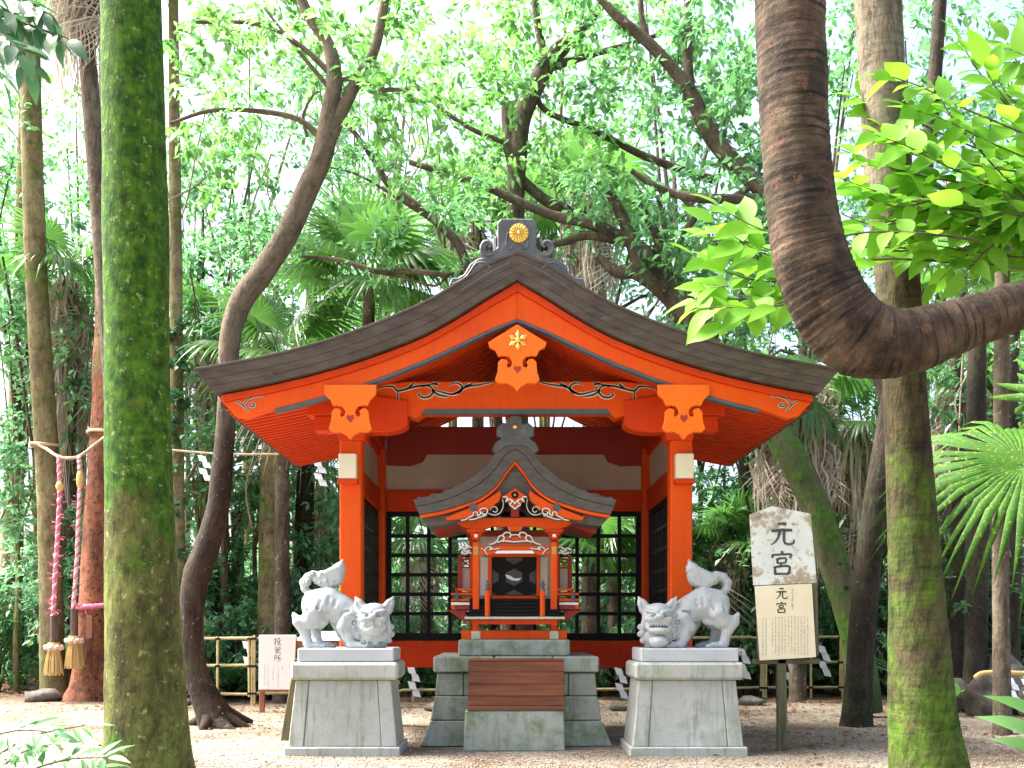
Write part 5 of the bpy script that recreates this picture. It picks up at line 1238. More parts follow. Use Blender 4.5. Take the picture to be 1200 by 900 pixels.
spec = [
 # px, Y, height, trunk diameter, boxes, kind
 (20, 9.0, 8, .22, [(-40, 90, 190, 420, 26), (-30, 60, 420, 560, 10)], 1),
 (95, 12, 9, .25, [(40, 200, 120, 330, 22), (-20, 120, 60, 200, 10)], 0),
 (150, 8.0, 6, .2, [(60, 250, 330, 520, 26), (60, 200, 480, 640, 14)], 1),
 (235, 10, 8, .22, [(180, 330, 170, 400, 30), (200, 330, 60, 180, 8)], 1),
 (290, 13, 10, .25, [(220, 420, -20, 200, 22), (200, 400, 180, 330, 16)], 0),
 (380, 9.0, 8, .2, [(300, 500, 200, 420, 30)], 1),
 (450, 12, 10, .25, [(380, 580, 20, 240, 30), (360, 560, 220, 420, 16)], 0),
 (530, 9.0, 8, .2, [(440, 640, 120, 330, 24)], 0),
 (640, 12, 10, .25, [(540, 760, -20, 200, 28), (560, 760, 180, 340, 16)], 0),
 (700, 9.0, 8, .2, [(620, 820, 140, 360, 22)], 1),
 (790, 11, 10, .24, [(700, 900, -20, 180, 30), (720, 900, 160, 420, 24)], 1),
 (870, 8.0, 8, .22, [(800, 960, 240, 480, 26), (830, 960, 460, 600, 12)], 2),
 (940, 10, 10, .24, [(860, 1080, -20, 240, 40), (880, 1060, 240, 480, 24)], 1),
 (1080, 8.0, 9, .24, [(980, 1220, -20, 200, 46), (1040, 1230, 180, 400, 26)], 1),
 (1160, 6.5, 8, .22, [(1080, 1230, 330, 560, 34), (1080, 1230, 100, 320, 18)], 2),
 (1230, 9.0, 9, .22, [(1120, 1280, 380, 640, 30), (1130, 1280, 40, 300, 20)], 2),
 (1100, 11, 9, .22, [(980, 1200, 440, 640, 24)], 2),
 (55, 7.4, 6, .16, [(-20, 110, 190, 330, 20), (0, 100, 330, 470, 16)], 1),
 (265, 6.9, 5, .14, [(205, 330, 240, 330, 12), (210, 300, 400, 560, 22)], 1),
 (890, 6.9, 5, .14, [(830, 960, 400, 520, 18), (820, 900, 520, 680, 14)], 1),
 (985, 7.6, 5, .14, [(930, 1040, 430, 700, 30)], 2),
 (1120, 5.2, 5, .12, [(1080, 1200, 400, 520, 20), (1090, 1200, 560, 720, 18)], 2),
 (20, 7.6, 4.2, .10, [(-30, 100, 420, 560, 20), (-30, 90, 540, 700, 18), (-20, 60, 250, 430, 12)], 3),
 (90, 8.0, 4.0, .10, [(60, 130, 300, 640, 26)], 3),
 (232, 7.2, 4.2, .10, [(200, 262, 330, 520, 18), (205, 300, 500, 640, 18)], 3),
 (300, 7.8, 4.0, .10, [(270, 400, 440, 600, 26), (330, 400, 560, 700, 12)], 3),
 (345, 9.0, 5.0, .10, [(280, 460, 270, 440, 26)], 3),
 (560, 8.2, 3.4, .10, [(455, 760, 590, 740, 40)], 3),
 (700, 7.6, 3.4, .10, [(660, 800, 560, 720, 20)], 3),
 (640, 9.5, 6.0, .10, [(520, 760, 180, 330, 34)], 3),
 (820, 8.6, 6.0, .10, [(760, 920, 260, 440, 34)], 3),
 (850, 7.6, 4.0, .10, [(800, 900, 480, 690, 30)], 3),
 (960, 8.2, 4.2, .10, [(880, 1040, 480, 720, 40)], 3),
 (1020, 9.0, 6.0, .10, [(960, 1100, 220, 460, 34)], 3),
 (1120, 6.6, 4.0, .10, [(1080, 1210, 420, 560, 22), (1090, 1210, 560, 690, 12)], 3),
 (220, 10.5, 7.0, .12, [(190, 340, 150, 330, 30)], 3),
 (40, 10.5, 7.0, .12, [(-40, 120, 130, 330, 30)], 3),
 (430, 10.5, 8.0, .12, [(340, 520, 60, 260, 34)], 3),
 (-60, 7.0, 8, .22, [(-120, 40, 60, 400, 24), (-120, 30, 400, 640, 16)], 1),
]
for px, Y, hg, w, boxes, k in spec:
    grove_tree(px, Y, hg, w, boxes, (LF_LIGHT, LF_MID, LF_DARK, LF_MINT)[k], (BK_PALE, BK_GREY, BK_GREY, BK_PALE)[k], (LBL_L, LBL_M, LBL_D, 'pale minty small-leaved tree')[k] + ' ' + near(px, Y), GT + (' (light)', ' (mid)', ' (dark)', ' (pale)')[k], size=(0.10 + 0.006 * Y) * (0.85 if k == 3 else 1), per=80 if k == 3 else 40, rad=0.5 if k == 3 else 0.65, dy=0.7 if k == 3 else 1.2)

# understory shrubs
GSH = 'shrubs of the undergrowth behind the fence'
def shrub(px, Y, hgt, wid, mat, n_, label, size=0.11, per=48, aspect=0.45):
    x = P(px, 0, Y).x
    t = thing('shrub', (x, Y, 0), label, 'shrub', GSH)
    C, Rr = [], []
    stems = MB()
    for _ in range(n_):
        a, u = R.uniform(0, 2 * PI), math.sqrt(R.random())
        c = (x + wid * u * math.cos(a), Y + wid * 0.7 * u * math.sin(a), hgt * (0.18 + 0.82 * R.random() ** 0.8) * (1 - 0.35 * u * u))
        C.append(c); Rr.append(0.22 + 0.16 * R.random())
        stems.tube([(x + 0.1 * math.cos(a), Y + 0.1 * math.sin(a), -0.03), ((x + c[0]) / 2, (Y + c[1]) / 2, c[2] * 0.6), c], [0.016, 0.011, 0.005], 5)
    V, Fc = clusters(C, Rr, per, size, aspect)
    V[:, 2] = np.maximum(V[:, 2], 0.04)
    link('foliage', np_mesh('foliage', V, Fc), mat, t)
    tag(stems.build('stems', BK_DARK, t), kind='stuff')
SL = ['pale green leafy shrub', 'mid green leafy shrub', 'dark glossy shrub']
for i, (px, Y, hg, wd, k, n_) in enumerate([
  (-30, 9.8, 1.9, .9, 1, 34), (30, 11.5, 2.4, 1.0, 0, 34), (95, 8.4, 2.3, .8, 0, 40), (150, 7.6, 2.0, .9, 1, 36), (215, 8.2, 2.6, .8, 0, 36), (250, 7.0, 1.2, .6, 0, 22),
  (285, 8.6, 2.3, .8, 1, 36), (330, 9.5, 2.6, .9, 0, 36), (380, 8.0, 2.0, .7, 1, 30), (430, 8.8, 1.8, .8, 0, 30), (480, 9.4, 2.2, .8, 1, 30), (520, 8.2, 1.4, .7, 0, 24),
  (580, 8.8, 2.0, .8, 1, 30), (650, 8.6, 1.8, .8, 0, 30), (700, 9.2, 2.2, .8, 1, 30), (750, 8.2, 1.6, .7, 0, 26), (800, 9.5, 2.8, .9, 0, 36), (850, 8.8, 2.4, .8, 1, 32),
  (880, 10.5, 3.4, .9, 0, 36), (930, 9.2, 2.9, .8, 1, 32), (990, 8.8, 2.3, .8, 1, 32), (1040, 9.6, 3.0, .9, 2, 34), (1090, 8.0, 2.3, .8, 2, 32), (1140, 7.0, 2.4, .7, 2, 32),
  (1190, 6.4, 2.6, .7, 2, 34), (1230, 7.4, 3.0, .9, 2, 34), (1160, 9.4, 3.4, 1.0, 1, 34), (222, 6.7, 2.4, .40, 0, 34), (240, 6.2, 1.1, .35, 0, 22), (312, 6.3, .95, .35, 0, 20), (360, 6.2, 1.2, .35, 1, 22), (835, 7.3, 1.0, .35, 0, 20), (945, 7.5, 1.1, .35, 0, 22), (1010, 7.3, 1.1, .35, 0, 22), (1085, 6.0, 1.3, .35, 0, 22), (60, 8.4, 1.3, .40, 0, 24), (420, 7.0, 1.1, .35, 0, 20), (690, 7.2, 1.2, .40, 0, 22), (262, 7.1, 3.0, .45, 1, 36), (288, 6.6, 1.5, .45, 0, 26), (338, 7.0, 2.2, .40, 0, 34), (372, 7.3, 2.9, .40, 1, 36), (392, 6.8, 1.5, .35, 0, 26), (822, 7.0, 2.6, .40, 0, 36), (848, 7.4, 3.2, .45, 1, 36), (875, 6.9, 1.7, .35, 0, 26), (905, 7.3, 2.6, .45, 1, 36), (955, 7.5, 2.4, .45, 0, 36), (990, 7.2, 1.6, .40, 1, 28), (1030, 7.0, 2.8, .45, 0, 36), (1108, 6.0, 2.8, .40, 1, 36), (1150, 6.2, 3.0, .45, 0, 36), (20, 8.6, 2.8, .55, 0, 40), (85, 7.2, 2.6, .40, 0, 36), (-10, 7.8, 2.0, .5, 1, 30), (455, 7.2, 1.3, .40, 0, 24), (490, 7.0, 1.0, .35, 1, 20), (735, 7.0, 1.3, .40, 0, 24), (60, 13, 3.2, 1.2, 1, 36), (190, 12.5, 3.4, 1.2, 1, 36), (330, 13, 3.4, 1.2, 0, 36), (470, 13, 3.4, 1.2, 1, 36), (620, 13, 3.4, 1.2, 0, 36), (770, 13, 3.4, 1.2, 1, 36), (920, 13, 3.6, 1.2, 0, 36), (1060, 12.5, 3.6, 1.2, 1, 36)]):
    shrub(px, Y, hg, wd, (LF_MINT, LF_MID, LF_DARK)[k], n_, SL[k] + ' ' + near(px, Y) + (', knee-high' if hg < 1.45 else ', tall' if hg > 2.85 else ''), size=0.09 + 0.006 * Y)
# the far wood: one mass of leaves nobody could count
fr = np.random.default_rng(9)
C, Rr = [], []
for _ in range(420):
    y = fr.uniform(15, 24); C.append((fr.uniform(-17, 17), y, 4.6 * fr.random() ** 1.5 + 0.2)); Rr.append(fr.uniform(0.5, 1.0))
V, Fc = clusters(C, Rr, 56, 0.26, 0.5, rng=fr)
V[:, 2] = np.maximum(V[:, 2], 0.05)
tag(link('far_wood', np_mesh('far_wood', V, Fc), LF_MINT), 'green mass of leaves of the far wood', 'wood', kind='stuff')

# ------------------------------------------------------------------ fan palms with hanging dry fronds
def fan_leaf_mesh(name, n_=34, spread=150, petiole=0.7, rad=0.75, droop=0.35, seed=1, split=0.5):
    rg = random.Random(seed); V, Fc = [], []
    hub = np.array([petiole, 0, 0.10 * petiole])
    # petiole
    for i in range(4):
        t = i / 3; c = np.array([petiole * t, 0, 0.10 * petiole * t ** 0.7])
        for k in range(3):
            a = 2 * PI * k / 3; V.append(tuple(c + 0.012 * (1.3 - 0.5 * t) * np.array([0, math.cos(a), math.sin(a)])))
    for i in range(3):
        for k in range(3): Fc.append((i * 3 + k, i * 3 + (k + 1) % 3, i * 3 + 3 + (k + 1) % 3, i * 3 + 3 + k))
    for s in range(n_):
        a = math.radians(-spread + 2 * spread * (s + 0.5) / n_); da = math.radians(spread / n_)
        L = rad * (0.80 + 0.20 * math.cos(a * 0.6)) * rg.uniform(0.92, 1.06)
        dr = droop * rg.uniform(0.6, 1.5)
        st = []
        for u, wk in ((0.02, 0.9), (0.3, 1.0), (split, 1.0), (split + 0.22, 0.55), (0.9, 0.26), (1.0, 0.03)):
            r = L * u; hw = min(r * math.tan(da), L * split * math.tan(da)) * wk
            z = -dr * L * max(0, u - 0.35) ** 2 * 2.2 + 0.05 * L * math.sin(u * 2)
            x0_, y0_ = r * math.cos(a), r * math.sin(a)
            tx, ty = -math.sin(a), math.cos(a)
            f = 0.55 * hw
            st.append([(hub[0] + x0_ + tx * hw * s2, hub[1] + y0_ + ty * hw * s2, hub[2] + z + (f if s2 == 0 else -f * 0.2)) for s2 in (-1, 0, 1)])
        b = len(V)
        for q in st: V += q
        for i in range(len(st) - 1):
            for k in range(2):
                A = b + i * 3 + k; Fc.append((A, A + 1, A + 4, A + 3))
    return np_mesh(name, V, Fc)
FANS = [fan_leaf_mesh('fan_leaf', seed=k, droop=0.25 + 0.2 * k, split=0.45 + 0.08 * k) for k in range(3)]
for m_ in FANS: m_.materials.append(LF_PALM)
DRY = [fan_leaf_mesh('dry_leaf', 22, 95, 0.45, 0.8, 0.9 + 0.3 * k, 11 + k, 0.4) for k in range(2)]
for m_ in DRY: m_.materials.append(THATCH)
def skirt(x, y, z, hgt, wid, n_, rng=NR):
    """dry fronds hanging down against the stem as long ragged strips"""
    V, Fc = [], []
    a = np.floor(rng.uniform(0, 11, n_)) * 0.57 + rng.normal(0, 0.16, n_); r = wid * rng.uniform(0.3, 1.0, n_); L = hgt * rng.uniform(0.15, 0.85, n_) * (0.6 + 0.5 * np.sin(a * 3)); w = rng.uniform(0.010, 0.032, n_)
    z0 = z - hgt * rng.uniform(0, 0.45, n_)
    for i in range(n_):
        b = len(V); tw = rng.uniform(0, PI); tx, ty = math.cos(tw), math.sin(tw); ph = rng.uniform(0, 6)
        for u in (0, 0.18, 0.45, 0.75, 1.0):
            rr = r[i] * min(1, 0.25 + 2.2 * u) * (1 - 0.25 * u)
            c = (x + rr * math.cos(a[i]) + 0.09 * u * math.sin(5 * u + ph), y + rr * math.sin(a[i]) + 0.09 * u * math.cos(4 * u + ph), max(0.05, z0[i] - L[i] * (u ** 1.3)))
            k = w[i] * (1.0 - 0.8 * u)
            V += [(c[0] + tx * k, c[1] + ty * k, c[2]), (c[0] - tx * k, c[1] - ty * k, c[2])]
        for j in range(4): Fc.append((b + 2 * j, b + 2 * j + 1, b + 2 * j + 3, b + 2 * j + 2))
    return np_mesh('dry_frond_skirt', V, Fc)
def fan_palm(px, py, Y, label, n_=12, sc=1.0, trunk=True, sk=None, lo=-25, hi=65, w=0.11, az=None, lean=0.0):
    """crown centre at the photo point px, py at depth Y"""
    c = P(px, py, Y)
    t = thing('fan_palm', (c.x - lean, Y, 0), label, 'palm tree', 'fan palms of the grove')
    if trunk:
        link('trunk', trunk_mesh('trunk', [(c.x - lean, Y, -0.05), (c.x - lean * .6, Y + 0.05, c.z * 0.4), (c.x, Y, c.z)], [w * 1.2, w, w * 0.9], n=10, seg=0.15, amp=0.05, seed=px), BK_GREY, t)
    for k in range(n_):
        o = link('leaf', FANS[k % 3], None, t, True)
        a = (2 * PI * k * 0.381966 + R.uniform(-.3, .3)) if az is None else R.uniform(*az)
        e = math.radians(lo + (hi - lo) * ((k + 0.5) / n_) + R.uniform(-8, 8))
        o.location = (lean, 0, c.z)
        o.rotation_euler = (R.uniform(-.35, .35), -e, a)
        o.scale = (sc,) * 3
        o.rotation_mode = 'XYZ'
    if sk:
        for k in range(max(3, int(sk[0] * 3))):
            o = link('dry_leaf', DRY[k % 2], None, t, True)
            o.location = (lean, 0, c.z - R.uniform(0, 0.45) * sk[0]); o.rotation_euler = (R.uniform(-.6, .6), math.radians(R.uniform(35, 80)), R.uniform(0, 2 * PI)); o.scale = (R.uniform(.6, 1.0),) * 3
    if sk: tag(link('dry_frond_skirt', skirt(c.x, Y, c.z + 0.1, sk[0], sk[1], sk[2]), THATCH, t), kind='stuff')
fan_palm(432, 338, 4.6, 'fan palm spreading green leaves behind the roof slope near the slanting tree', 16, 1.05, w=0.09)
fan_palm(330, 425, 5.5, 'low fan palm with leaves reaching out behind the eave by the crooked tree', 10, 1.0, sk=(1.2, .35, 120))
fan_palm(248, 395, 7.4, 'fan palm with a short dry skirt behind the crooked tree', 10, .9, sk=(1.8, .4, 220))
fan_palm(78, 330, 7.4, 'tall fan palm with a long shaggy skirt of dry fronds behind the bell ropes', 10, 1.0, sk=(3.6, .42, 700), w=.14)
fan_palm(92, -70, 4.5, 'fan palm whose dry fronds hang beside the top of the mossy trunk', 10, 1.2, sk=(2.1, .5, 520), w=.13, lean=-0.75)
fan_palm(690, 660, 6.4, 'young fan palm seen through the lattice beside the inner shrine', 11, .95, lo=-10)
fan_palm(720, 620, 7.4, 'bushy fan palm beyond the lattice near the hall column', 10, 1.0)
fan_palm(500, 640, 8.0, 'fan palm dimly seen through the lattice by the notice board side', 9, .9, sk=(1.2, .3, 120))
fan_palm(278, 600, 7.6, 'small fan palm in the shade beside the brown trunk', 9, .8, lo=-15)
fan_palm(690, 235, 8.2, 'shaggy fan palm with pale hanging fronds above the roof slope', 9, 1.0, sk=(2.2, .55, 420))
fan_palm(935, 455, 5.6, 'fan palm with bleached hanging fronds beyond the eave by the name board', 9, .9, sk=(2.4, .75, 900), lo=-50, hi=30)
fan_palm(860, 640, 7.0, 'small fan palm behind the open-mouthed lion', 11, .75, lo=-20, sk=(1.1, .4, 120))
fan_palm(1000, 500, 7.4, 'shaggy fan palm between the bright mossy tree and the straight palm', 8, .9, sk=(3.2, .8, 800), lo=-40)
fan_palm(1130, 455, 6.0, 'fan palm with grey dry fronds behind the straight palm', 8, .9, sk=(2.8, .7, 700), lo=-40)
fan_palm(560, 260, 9.5, 'fan palm far behind the ridge ornament', 9, 1.0, sk=(2.4, .4, 240))
fan_palm(1175, 290, 1.0, 'dark fan palm spreading behind the lime green leaves', 9, 1.0, lo=-30, hi=40, w=.08)
fan_palm(1100, 640, 6.5, 'ragged fan palm low in the shade behind the straight palm', 8, .8, sk=(1.4, .5, 200))
fan_palm(760, 500, 8.0, 'fan palm behind the side wall of the hall', 8, .9, sk=(2.4, .5, 260))
fan_palm(380, 560, 8.6, 'fan palm with pale dry fronds behind the front column', 8, .9, sk=(2.0, .5, 260))

# large spotted fan leaf reaching in beside the straight palm
big = fan_leaf_mesh('leaf', 40, 128, 0.7, 1.2, 0.55, 5, 0.58); big.materials.append(LF_BIGPALM)
bp_ = thing('large_fan_palm', tuple(P(1330, 830, -1.0)), 'broad yellow-spotted fan palm leaf reaching in behind the straight palm', 'palm tree')
h0 = P(1200, 545, -1.0)
def aim(o, hub, xdir, zdir):
    x = Vector(xdir).normalized(); z = Vector(zdir); z = (z - x * z.dot(x)).normalized(); y = z.cross(x)
    m = Matrix((x, y, z)).transposed()
    loc = Vector(hub) - m @ Vector((0.7, 0, 0.07))
    o.matrix_parent_inverse = Matrix.Translation(-Vector(o.parent.location))
    o.matrix_basis = Matrix.Translation(loc) @ m.to_4x4()
o = link('leaf', big, None, bp_, True); aim(o, h0, (-0.88, -0.05, -0.16), (-0.06, -0.66, 0.74))
o2 = link('leaf', big, None, bp_, True); aim(o2, P(1290, 470, -0.9), (-0.2, 0.2, 0.9), (-0.8, -0.5, 0.1))
link('stem', trunk_mesh('stem', [tuple(P(1330, 840, -1.0)), tuple(P(1320, 700, -1.0)), tuple(P(1290, 600, -1.0))], [0.09, 0.08, 0.05], n=8), BK_DARK, bp_)

# ------------------------------------------------------------------ near leaf sprays: every leaf a part
def near_leaf(name, width, tip=0.16, bend=0.25, fold=0.16, wave=0.0):
    V, Fc = [], []
    N = 7
    for i in range(N + 1):
        u = i / N
        w = width * (math.sin(PI * min(1, u * 1.02) ** 0.75)) ** 0.85 * (1 if u < 0.8 else max(0.0, 1 - (u - 0.8) / 0.2 * 0.55)) * 0.5
        if i == N: w = 0.004
        if i == 0: w = 0.012
        z = -bend * u * u
        V += [(u, -w, z + fold * w + wave * math.sin(u * 9)), (u, 0, z - 0.15 * fold * w), (u, w, z + fold * w - wave * math.sin(u * 9))]
    for i in range(N):
        for k in range(2): A = i * 3 + k; Fc.append((A, A + 3, A + 4, A + 1))
    V += [(-0.12, -0.006, 0.02), (-0.12, 0.006, 0.02)]; Fc.append((1, 1 - 0, len(V) - 2, len(V) - 1)) if False else None
    return np_mesh(name, V, Fc, True)
LV_LIME = [near_leaf('leaf', 0.52, wave=0.012), near_leaf('leaf', 0.46, bend=0.4), near_leaf('leaf', 0.58, bend=0.12)]
LV_DARK = [near_leaf('leaf', 0.46), near_leaf('leaf', 0.40, bend=0.35)]
LV_FERN = [near_leaf('leaf', 0.26, bend=0.3), near_leaf('leaf', 0.22, bend=0.15)]
LV_STRAP = [near_leaf('leaf', 0.24, bend=0.7, fold=0.3), near_leaf('leaf', 0.30, bend=0.5, fold=0.25)]
LV_OVAL = [near_leaf('leaf', 0.42, bend=0.3)]
for g_, m_ in ((LV_LIME, LF_LIME), (LV_DARK, LF_DARK), (LV_FERN, LF_MID), (LV_STRAP, LF_MID), (LV_OVAL, LF_LIGHT)):
    for me_ in g_: me_.materials.append(m_)
def put_leaf(parent, meshes, loc, direc, normal, size):
    o = link('leaf', R.choice(meshes), None, parent, True)
    x = Vector(direc).normalized(); z = Vector(normal); z = (z - x * z.dot(x)).normalized(); y = z.cross(x)
    m = Matrix((x * size, y * size, z * size)).transposed().to_4x4()
    o.matrix_parent_inverse = Matrix.Translation(-Vector(parent.location))
    o.matrix_basis = Matrix.Translation(Vector(loc)) @ m
    return o
def spray(parent, twigs, Y, meshes, px_size, step, mat, nbias=(0, -0.55, 0.8), dy=0.35, jit=0.35, upd=0.0):
    for tw in twigs:
        y0 = Y + R.uniform(-dy, dy); y1 = y0 + R.uniform(-0.25, 0.25)
        sp = spline(tw, 8)
        pts = [P(p[0], p[1], y0 + (y1 - y0) * i / (len(sp) - 1)) for i, p in enumerate(sp)]
        m_ = MB(); m_.tube(pts, [0.009 - 0.006 * i / (len(pts) - 1) for i in range(len(pts))], 5); m_.build('twig', BK_GREY, parent, smooth=True)
        L = sum((pts[i + 1] - pts[i]).length for i in range(len(pts) - 1)); st = step * S(Y); n_ = max(2, int(L / st))
        for k in range(n_ + 1):
            f = k / n_; i = min(len(pts) - 2, int(f * (len(pts) - 1))); p = pts[i].lerp(pts[i + 1], f * (len(pts) - 1) - i)
            t = (pts[min(i + 1, len(pts) - 1)] - pts[max(i - 1, 0)]).normalized()
            if f < 0.12: continue
            for sd in ((1, -1) if k < n_ else (0,)):
                nn = Vector(nbias) + Vector((R.gauss(0, jit), R.gauss(0, jit), R.gauss(0, jit * 0.6)))
                s0 = t.cross(nn).normalized()
                d = t * (0.65 if sd else 1) + s0 * sd * 0.9 + Vector((R.gauss(0, .15), R.gauss(0, .15), R.gauss(0, .12) + upd))
                put_leaf(parent, meshes, p + d.normalized() * 0.015, d, nn, px_size * S(Y) * R.uniform(0.75, 1.2))
lime = thing('lime_leaf_tree', tuple(P(1420, 925, -2.75)), 'bright lime green large-leaved branches reaching in around the bent palm', 'tree')
link('trunk', trunk_mesh('trunk', [tuple(P(1420, 925, -2.75)), tuple(P(1400, 600, -2.75)), tuple(P(1340, 300, -2.75)), tuple(P(1300, 50, -2.75))], [0.09, 0.08, 0.07, 0.04], n=10), BK_GREY, lime)
LT = [[(1330, 250), (1260, 200), (1200, 145), (1147, 84), (1130, 55)], [(1330, 280), (1240, 230), (1180, 190), (1100, 155), (1050, 130), (1005, 115)], [(1330, 270), (1250, 245), (1190, 236), (1120, 230), (1080, 218), (1062, 200)],
      [(1320, 300), (1240, 270), (1160, 250), (1090, 240), (1030, 225), (975, 205)], [(1310, 180), (1240, 150), (1190, 120), (1170, 95)], [(1320, 330), (1250, 305), (1180, 300), (1110, 290), (1060, 280)],
      [(1140, 300), (1080, 292), (1010, 290), (940, 300), (880, 285), (838, 262)], [(1010, 300), (950, 320), (900, 330), (850, 318), (815, 300)], [(1000, 310), (940, 340), (890, 350), (840, 350), (818, 352)], [(980, 330), (920, 352), (880, 368), (850, 380)],
      [(1300, 120), (1250, 90), (1210, 70), (1190, 60)], [(1100, 240), (1060, 255), (1020, 262), (985, 250)], [(1200, 236), (1170, 270), (1130, 300), (1100, 330)], [(1250, 200), (1210, 215), (1160, 205), (1110, 190), (1080, 175)]]
LT += [[(p[0] + dx, p[1] + dy_) for p in LT[k]] for k, dx, dy_ in ((0, 25, 25), (1, 30, -28), (2, 20, 28), (3, 35, 22), (5, 10, -22), (4, 10, 40), (13, -20, 25), (6, 8, -18), (8, 12, -14), (1, 60, 12), (12, 30, -10), (0, -30, 55), (9, 14, -10))]
LT += [[(p[0] + dx, p[1] + dy_) for p in LT[k]] for k, dx, dy_ in ((2, 50, -14), (3, 10, -30), (5, 40, 18), (4, 30, 90), (10, 20, 60), (13, 30, 50), (1, 10, 40), (7, 16, -20), (6, 20, 14), (0, 50, -5), (2, -15, -40), (3, 60, -45), (11, 30, -20), (11, 60, 10), (13, 60, 80), (4, 5, 130), (5, 70, -40), (12, 60, -40), (8, 5, 10))]
spray(lime, LT, -2.85, LV_LIME, 40, 24, BK_GREY)
dk = thing('overhanging_branch', tuple(P(-160, -60, -4.2)), 'dark leafy branch overhanging beside the top of the mossy trunk', 'branch')
spray(dk, [[(-80, -20), (-20, 10), (30, 30), (60, 42)], [(-80, 20), (-20, 30), (20, 50), (35, 80)], [(-70, -30), (0, -10), (40, 5), (52, 14)], [(-60, 30), (-20, 60), (0, 90)], [(-70, 0), (-10, 20), (20, 15)], [(10, 20), (50, 35), (80, 45)], [(-60, 10), (0, 40), (25, 62)], [(-80, -30), (-20, -5), (20, 20)], [(-60, 40), (-25, 50), (-5, 62)]], -4.2, LV_DARK, 34, 13, BK_DARK, dy=0.2, upd=-0.3)
fern = thing('fern_fronds', (P(-30, 0, -4.0).x, -4.0, 0.0), 'light green pinnate fronds arching low in front of the mossy trunk', 'fern')
spray(fern, [[(-60, 930), (-10, 890), (40, 862), (100, 850)], [(-40, 940), (30, 905), (80, 890), (125, 888)], [(-70, 900), (-20, 868), (20, 856), (60, 858)], [(-60, 950), (0, 900), (30, 880), (60, 872)], [(-20, 950), (40, 920), (90, 905), (118, 900)]], -4.0, LV_FERN, 32, 9, BK_GREY, nbias=(0, -0.5, 0.85), dy=0.3, jit=0.15)
cr = thing('corner_plant', (P(1235, 0, -3.4).x, -3.4, 0.0), 'glossy green broad leaves poking up in front of the rope-tied rocks', 'plant')
for px, py, tx, ty in ((1240, 880, 1165, 842), (1245, 860, 1175, 818), (1250, 900, 1180, 870), (1230, 930, 1176, 908)):
    a, b = P(px, py, -3.4), P(tx, ty, -3.5)
    m_ = MB(); m_.tube([(P(1240, 0, -3.4).x, -3.4, 0.0), tuple(a)], [0.008, 0.005], 5); m_.build('stalk', LF_MID, cr)
    put_leaf(cr, LV_OVAL, a, (b - a) + Vector((0, 0, 0.12)), (0.2, -0.5, 0.9), (b - a).length * 1.1)

# broad-leaved plants of the undergrowth
GB = 'broad-leaved plants of the undergrowth'
for i, (px, Y, n_, sz, lab) in enumerate([(268, 6.2, 16, .55, 'broad-leaved plant with bright strap leaves behind the fence by the crooked tree'), (292, 6.8, 14, .6, 'tall strap-leaved plant between the crooked tree and the brown trunk'), (245, 6.9, 12, .5, 'strap-leaved plant close behind the crooked trunk'),
        (520, 7.0, 12, .5, 'strap-leaved plant seen below the lattice'), (1185, 3.6, 12, .34, 'small leafy plant growing over the rope-tied rocks'), (1120, 3.8, 10, .3, 'small leafy plant at the foot of the shaded trunks'), (905, 8.0, 14, .7, 'strap-leaved plant behind the name board'), (1050, 6.2, 12, .55, 'strap-leaved plant behind the dark leaning trunk'), (30, 11.2, 12, .6, 'strap-leaved plant behind the side bamboo fence'), (165, 8.2, 14, .6, 'strap-leaved plant in the gap beside the red-barked palm')]):
    x = P(px, 0, Y).x
    t = thing('broad_leaved_plant', (x, Y, 0), lab, 'plant')
    for k in range(n_):
        a = 2 * PI * k / n_ + R.uniform(-.3, .3); e = R.uniform(0.5, 1.5)
        z0 = R.uniform(0, 0.75 * sz)
        put_leaf(t, LV_STRAP if i not in (4, 5) else LV_OVAL, (x + 0.06 * math.cos(a), Y + 0.06 * math.sin(a), z0 + 0.02), (math.cos(a), math.sin(a), e), (-math.cos(a) * e, -math.sin(a) * e - 0.2, 1), sz * R.uniform(0.75, 1.3))

